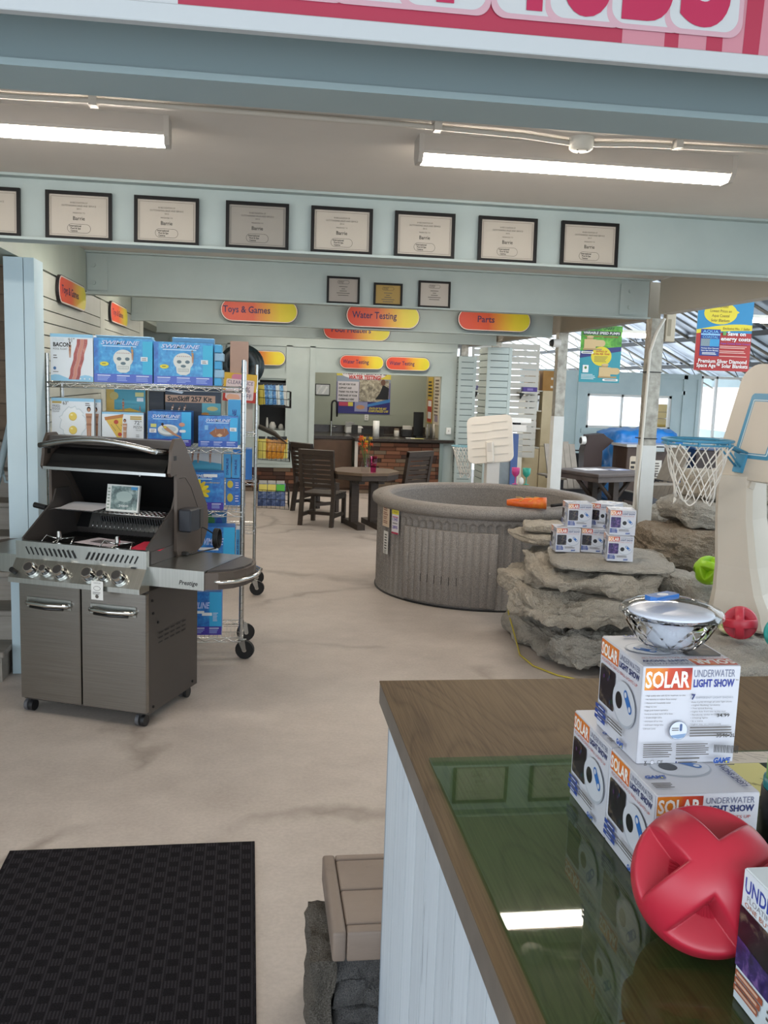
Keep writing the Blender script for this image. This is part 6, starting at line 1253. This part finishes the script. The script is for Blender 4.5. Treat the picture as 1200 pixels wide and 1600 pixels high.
for i, (y, mt, lab) in enumerate(((16.5, m('#c9a83a', .5), 'yellow and red notice strip on the side wall of the opening'), (15.85, m('#c9bfae', .5), 'pale price list strip on the side wall of the opening'))):
    t = thing('notice_strip', lab, 'notice', (3.094, y, 1.15), group='notice strips on the side wall'); B().box(-.006, 0, -.24, .24, 0, .82, mt).out('board', t); a = B(F((-.0065, .24, 0), (0, -1, 0), (0, 0, 1)))
    if i == 0: a.rect(.03, .02, .45, .42, m('#b03028', .5)); a.rect(.08, .3, .4, .4, WHITE); a.rect(.08, .08, .4, .2, WHITE); a.lines(.06, .75, .36, 5, .06, .03, INK)
    else: a.lines(.05, .78, .38, 11, .06, .03, m('#6a5a4a', .5)); a.rect(.1, .05, .38, .16, m('#8a7f8f', .5))
    a.out('print', t)
t = thing('switch_box', 'white switch box at the right end of the brick counter', 'switch', (3.2, 15.275, 1.02)); B().box(-.04, .04, 0, .025, 0, .11, WHITE, .004).out('plate', t); B().box(-.012, .012, -.006, 0, .04, .075, m('#c9c7c2', .4)).out('rocker', t)
for (x, r, h, lab) in ((.16, .022, .2, 'slim white bottle in the dark wall hatch'), (.25, .06, .13, 'crumpled white paper in the dark wall hatch'), (.39, .045, .1, 'small white pot in the dark wall hatch')):
    t = thing('hatch_item', lab, 'container', (x, 15.5, 1.011)); B().lathe([(0, 0), (r, 0), (r*1.02, h*.5), (r*.8, h*.75), (r*.45, h), (0, h)], m('#b9b9b4', .5), 9).out('body', t)
# ---- display column, purple packs, bookcase, cartons behind the pillars
t = thing('tank_display', 'tall white capped display with grey panel and blue tube behind the hot tub', 'display stand', (3.52, 12.6, 0)); MAR = mottled('grey_marble_panel', '#5d666c', '#7d868b', 3, .4, .03)
B().box(-.22, .22, -.1, .14, 0, .06, DARK).box(-.22, .0, -.08, .1, .06, 1.24, MAR).out('panel', t); B().box(.0, .1, -.1, .1, .06, 1.2, m('#3d5486', .3)).out('blue_tube', t); B().box(.1, .16, -.1, .08, .06, 1.2, CLEARP).out('clear_tube', t); B().box(-.24, .2, -.12, .12, 1.24, 1.33, m('#d5d2cc', .5)).box(-.1, .26, -.13, .13, 1.36, 1.42, WHITE).box(.04, .12, -.1, .1, 1.33, 1.36, DARK).out('cap', t)
for (x, w, lab) in ((3.92, .30, 'purple box on the bracket shelf between the slatted pillars'), (4.72, .26, 'purple box on the bracket shelf right of the slatted pillars')):
    t = thing('purple_box', lab, 'box', (x, 15.8, 1.775), group='purple boxes on bracket shelves'); B().box(-w/2, w/2, -.06, .06, 0, .08, m('#4a3488', .5), .006).out('carton', t); a = B(FR(-.0605)); a.rect(-w*.2, .02, w*.2, .06, m('#8a78b8', .5)); a.out('print', t)
    s = thing('bracket_shelf', lab.replace('purple box on the', 'beige').replace('bracket shelf', 'shelf on bracket'), 'shelf', (x, 15.8, 1.72), group='bracket shelves'); B().box(-w/2-.03, w/2+.03, -.1, .2, .03, .054, OFFW).out('board', s); B().xprism([(.19, -.08), (.2, .03), (-.05, .03)], -w/2+.02, -w/2+.035, DARK).out('bracket', s)
WDL = mottled('pale_maple_board', '#c9b48c', '#d4c09a', 4, .5, .03)
t = thing('bookcase', 'open pale bookcase with binders behind the steel post', 'bookcase', (5.0, 16.3, 0)); B().box(-.18, .12, .38, .4, 0, 1.8, WDL).box(-.2, -.18, 0, .4, 0, 1.8, WDL).out('back', t)
for z in (.75, 1.1, 1.42, 1.78): B().box(-.18, .12, 0, .38, z, z+.022, m('#cfc6b4', .5)).out('shelf', t)
B().box(-.18, .12, 0.02, .38, 0, .74, WDL).out('door', t)
t = thing('tall_cabinet', 'tall pale wood cabinet carrying a carton behind the steel post', 'cabinet', (5.31, 16.3, 0)); B().box(-.18, .20, 0, .4, 0, 1.8, WDL).box(-.18, .2, -.004, 0, .79, .80, m('#6a5638', .6)).out('carcass', t)
for i in range(5):
    x = 4.87+i*.045; t = thing('binder', ('white binder leaning at the left of the top bookcase shelf', 'dark binder second on the top bookcase shelf', 'grey binder third on the top bookcase shelf', 'white binder fourth on the top bookcase shelf', 'white binder leaning at the right of the top bookcase shelf')[i], 'binder', (x, 16.42, 1.443), group='binders in the bookcase', rot=(0, .05 if i in (0, 4) else 0, 0)); B().box(-.016, .016, -.1, .1, 0, .27, (WHITE, DARK, m('#8a8880', .5), WHITE, WHITE)[i]).out('cover', t); B().box(-.01, .01, -.102, -.1, .16, .2, INK2).out('spine_label', t)
for (x, z, w, h, lab) in ((4.92, 1.123, .08, .12, 'white box on the middle bookcase shelf'), (5.02, 1.123, .06, .16, 'white bottle like box on the middle bookcase shelf'), (4.98, .773, .05, .26, 'white stool shaped holder on the low bookcase shelf')):
    t = thing('shelf_item', lab, 'box', (x, 16.4, z), group='items in the bookcase'); B().box(-w/2, w/2, -.06, .06, 0, h*.7, WHITE, .004).box(-w/3, w/3, -.05, .05, h*.7, h, m('#c5c2ba', .5)).out('body', t)
t = thing('carton', 'brown cardboard carton on top of the tall cabinet', 'carton', (5.30, 16.34, 1.801)); B().box(-.17, .18, 0, .34, 0, .36, CARTON, .004).out('box', t); B().box(-.02, .02, -.001, .0, .05, .09, OFFW).box(-.02, .02, -.001, 0, .2, .24, OFFW).out('tape', t)
t = thing('carton', 'torn small carton leaning on top of the bookcase', 'carton', (4.95, 16.36, 1.803)); B().prism([(-.11, 0), (.12, 0), (.12, .3), (.06, .33), (-.08, .3)], 0, .25, m('#b39a78', .8)).out('box', t, rot=(pi/2, 0, 0), loc=(0, .25, 0)); B().box(-.09, .0, -.002, 0, .02, .2, m('#8f7a5c', .8)).out('flap', t)
t = thing('security_camera', 'white dome security camera on the second steel post', 'camera', (3.44, 10.60, 2.375)); B().cyl((.07, 0, 0), (-.02, 0, 0), .05, WHITE, 16).out('housing', t); B().cyl((-.02, 0, 0), (-.055, 0, -.004), .046, DARK, 16, .03).out('lens_dome', t)
# ---- shed: table, chairs, tarp, hood, case, hidden tub
t = thing('patio_table', 'dark brown patio table with papers in the shed area', 'table', (4.78, 12.2, 0), .42); GT2 = mottled('brown_grey_table', '#4c4340', '#5a514d', 6, .4, .04)
B().box(-.55, .55, -.45, .45, .70, .745, GT2, .01).box(-.52, .52, -.42, .42, .63, .70, GT2).out('table_top', t)
for s in (-1, 1):
    B().box(-.05, .05, s*.2-.05, s*.2+.05, 0, .64, BRN).out('leg', t)
    for q in (-1, 1): B().tube([(q*.05, s*.2, .38), (q*.18, s*.2, .5), (q*.32, s*.2, .64)], .03, BRN, 6).out('brace', t)
for (x, y, w, d, lab, mt) in ((4.62, 12.3, .4, .28, 'white printed sheets spread on the patio table', m('#d5d5da', .5)), (5.02, 12.32, .3, .2, 'blue and white leaflets at the right of the patio table', m('#8d97b8', .5))):
    t = thing('leaflets', lab, 'paper', (x, y, .7455), .3); B().box(-w/2, w/2, -d/2, d/2, 0, .004, mt).box(-w*.3, w*.1, -d*.4, d*.2, .004, .007, WHITE).out('sheets', t); a = B(); a.lay = .0073; a.lines(-w*.25, d*.1, w*.28, 5, d*.08, d*.03, INK2); a.out('print', t)
def adirondack(label, x, y, rz, body, slat):
    t = thing('adirondack_chair', label, 'chair', (x, y, 0), rz, 'slatted garden chairs in the shed area')
    for s in (-1, 1):
        B().xprism([(-.38, .0), (-.30, .0), (-.30, .33), (.40, .05), (.45, .12), (-.25, .42), (-.38, .42)], s*.27-.018, s*.27+.018, body).out('leg', t)
        B().box(s*.33-.06, s*.33+.06, -.42, .32, .56, .585, slat).out('armrest', t); B().box(s*.31-.02, s*.31+.02, -.36, -.28, .0, .56, body).out('arm_post', t)
    for i in range(5): y0 = -.36+i*.1; B().box(-.25, .25, y0, y0+.09, .40-.045*i-.0, .425-.045*i, slat).out('seat_slat', t)
    for i in range(5):
        x0 = -.25+i*.102; tp_ = 1.02+.07*(1-abs(i-2)/2.0); B().xprism([(.10, .22), (.125, .21), (.125+.32, tp_-.01), (.10+.32, tp_)], x0, x0+.092, slat).out('back_slat', t)
    B().box(-.28, .28, .23, .26, .52, .58, body).box(-.27, .27, -.39, -.37, .3, .42, body).out('crossbar', t)
    return t
adirondack('grey slatted garden chair behind the patio table, back turned to the left post', 4.60, 13.05, radians(8), DGR, GRY)
adirondack('grey and charcoal slatted garden chair seen from its side behind the basketball net', 5.62, 12.5, radians(-80), DGR, GRY)
# tarp draped tub
t = thing('covered_spa', 'bulky object under a crumpled blue tarp at the far window', 'covered object', (6.3, 14.6, 0)); TARP = mottled('blue_tarp', '#1f6fbe', '#2f86d2', 5, .3, .1)
bm = bmesh.new(); bmesh.ops.create_cube(bm, size=2); bmesh.ops.subdivide_edges(bm, edges=bm.edges[:], cuts=16, use_grid_fill=True)
for v in bm.verts:
    p = v.co.copy(); d = (abs(p.x)**6+abs(p.y)**6+abs(p.z)**6)**(1/6); p /= d; fl_ = 1+.12*max(0, -p.z); q = Vector((p.x*.62*fl_, p.y*.5*fl_, .62+p.z*.62)); s = q*3.2; f = noise.turbulence(s, 4, True)-.5; q += Vector((p.x, p.y, p.z*.6))*f*.12; q.z = max(q.z, .0); v.co = q
B().bm(bm, TARP, True).out('tarp', t)
t = thing('spa_shell', 'dark brown square spa cabinet with chrome top standing before the blue tarp', 'spa', (6.0, 13.6, 0), .15); SPB = mottled('dark_brown_cabinet', '#3a2a22', '#46352b', 5, .4, .03)
B().box(-.42, .55, -.12, .3, 0, 1.0, SPB, .01).out('cabinet', t); B().box(-.44, .57, -.14, .32, 1.0, 1.04, m('#b5b4b2', .2)).out('top_edge', t); B().box(-.2, .2, -.2, -.1, .92, 1.02, CHROME2, .02).out('spout', t)
a = B(FR(-.1205)); a.pill(-.36, .5, -.24, .86, m('#b9ac98', .5), .03); a.lines(-.34, .78, .08, 4, .07, .04, INK); a.rect(.05, .42, .2, .8, m('#c5c1b8', .5)); a.lines(.07, .76, .1, 8, .04, .02, INK2); a.out('stickers', t)
t = thing('dark_cabinet', 'very dark brown tall box behind the side view garden chair', 'cabinet', (7.05, 13.5, 0), -.2); B().box(-.3, .35, -.1, .4, 0, .98, m('#2a1d1a', .4), .01).box(-.32, .37, -.12, .42, .98, 1.01, m('#3a4a6a', .3)).out('body', t); B().box(-.15, .02, -.104, -.1, .5, .66, m('#b9b0ac', .5)).out('sticker', t)
t = thing('folded_umbrella_cover', 'dark brown angled cover standing left of the blue tarp', 'cover', (5.25, 14.0, 0)); B().prism([(-.14, 0), (.14, 0), (.14, .9), (.32, 1.06), (.2, 1.12), (.14, 1.17), (-.1, 1.14), (-.16, .9)], -.12, .12, m('#33211c', .5)).out('cover', t, rot=(pi/2, 0, 0)); B().cyl((-.2, -.05, 1.05), (-.13, -.05, 1.05), .07, WHITE, 14).cyl((-.21, -.05, 1.05), (-.2, -.05, 1.05), .05, BLACK, 14).out('pipe_end', t)
t = thing('tool_case', 'black tool case with handle standing behind the patio table', 'case', (5.5, 15.3, .45)); B().box(-.2, .2, -.1, .1, 0, .3, DARK, .02).out('shell', t); B().tube([(-.08, 0, .3), (-.07, 0, .35), (.07, 0, .35), (.08, 0, .3)], .012, DARK, 6).out('handle', t)
t = thing('low_cabinet', 'low grey white cabinet along the far partition', 'cabinet', (5.9, 15.4, 0)); B().box(-.7, .35, -.15, .3, 0, .445, m('#a4a9ac', .5)).out('carcass', t); B().box(-.15, .5, .05, .35, .445, 1.0, m('#b4babc', .5)).out('upper', t)
for (z, lab) in ((0, 'lower yellow carton of the stack seen through the far window'), (.5, 'middle yellow carton of the stack seen through the far window'), (1.0, 'upper yellow carton of the stack seen through the far window'), (1.3, 'topmost yellow carton of the stack seen through the far window')):
    t = thing('yard_carton', lab, 'carton', (8.35, 18.6, z), group='cartons outside the far window'); B().box(-.25, .25, -.2, .2, 0, .49 if z < 1 else .29, m('#c9a24e', .7), .005).out('box', t); B().box(-.25, .25, -.202, -.2, .12, .14, m('#a37f38', .7)).out('tape', t)
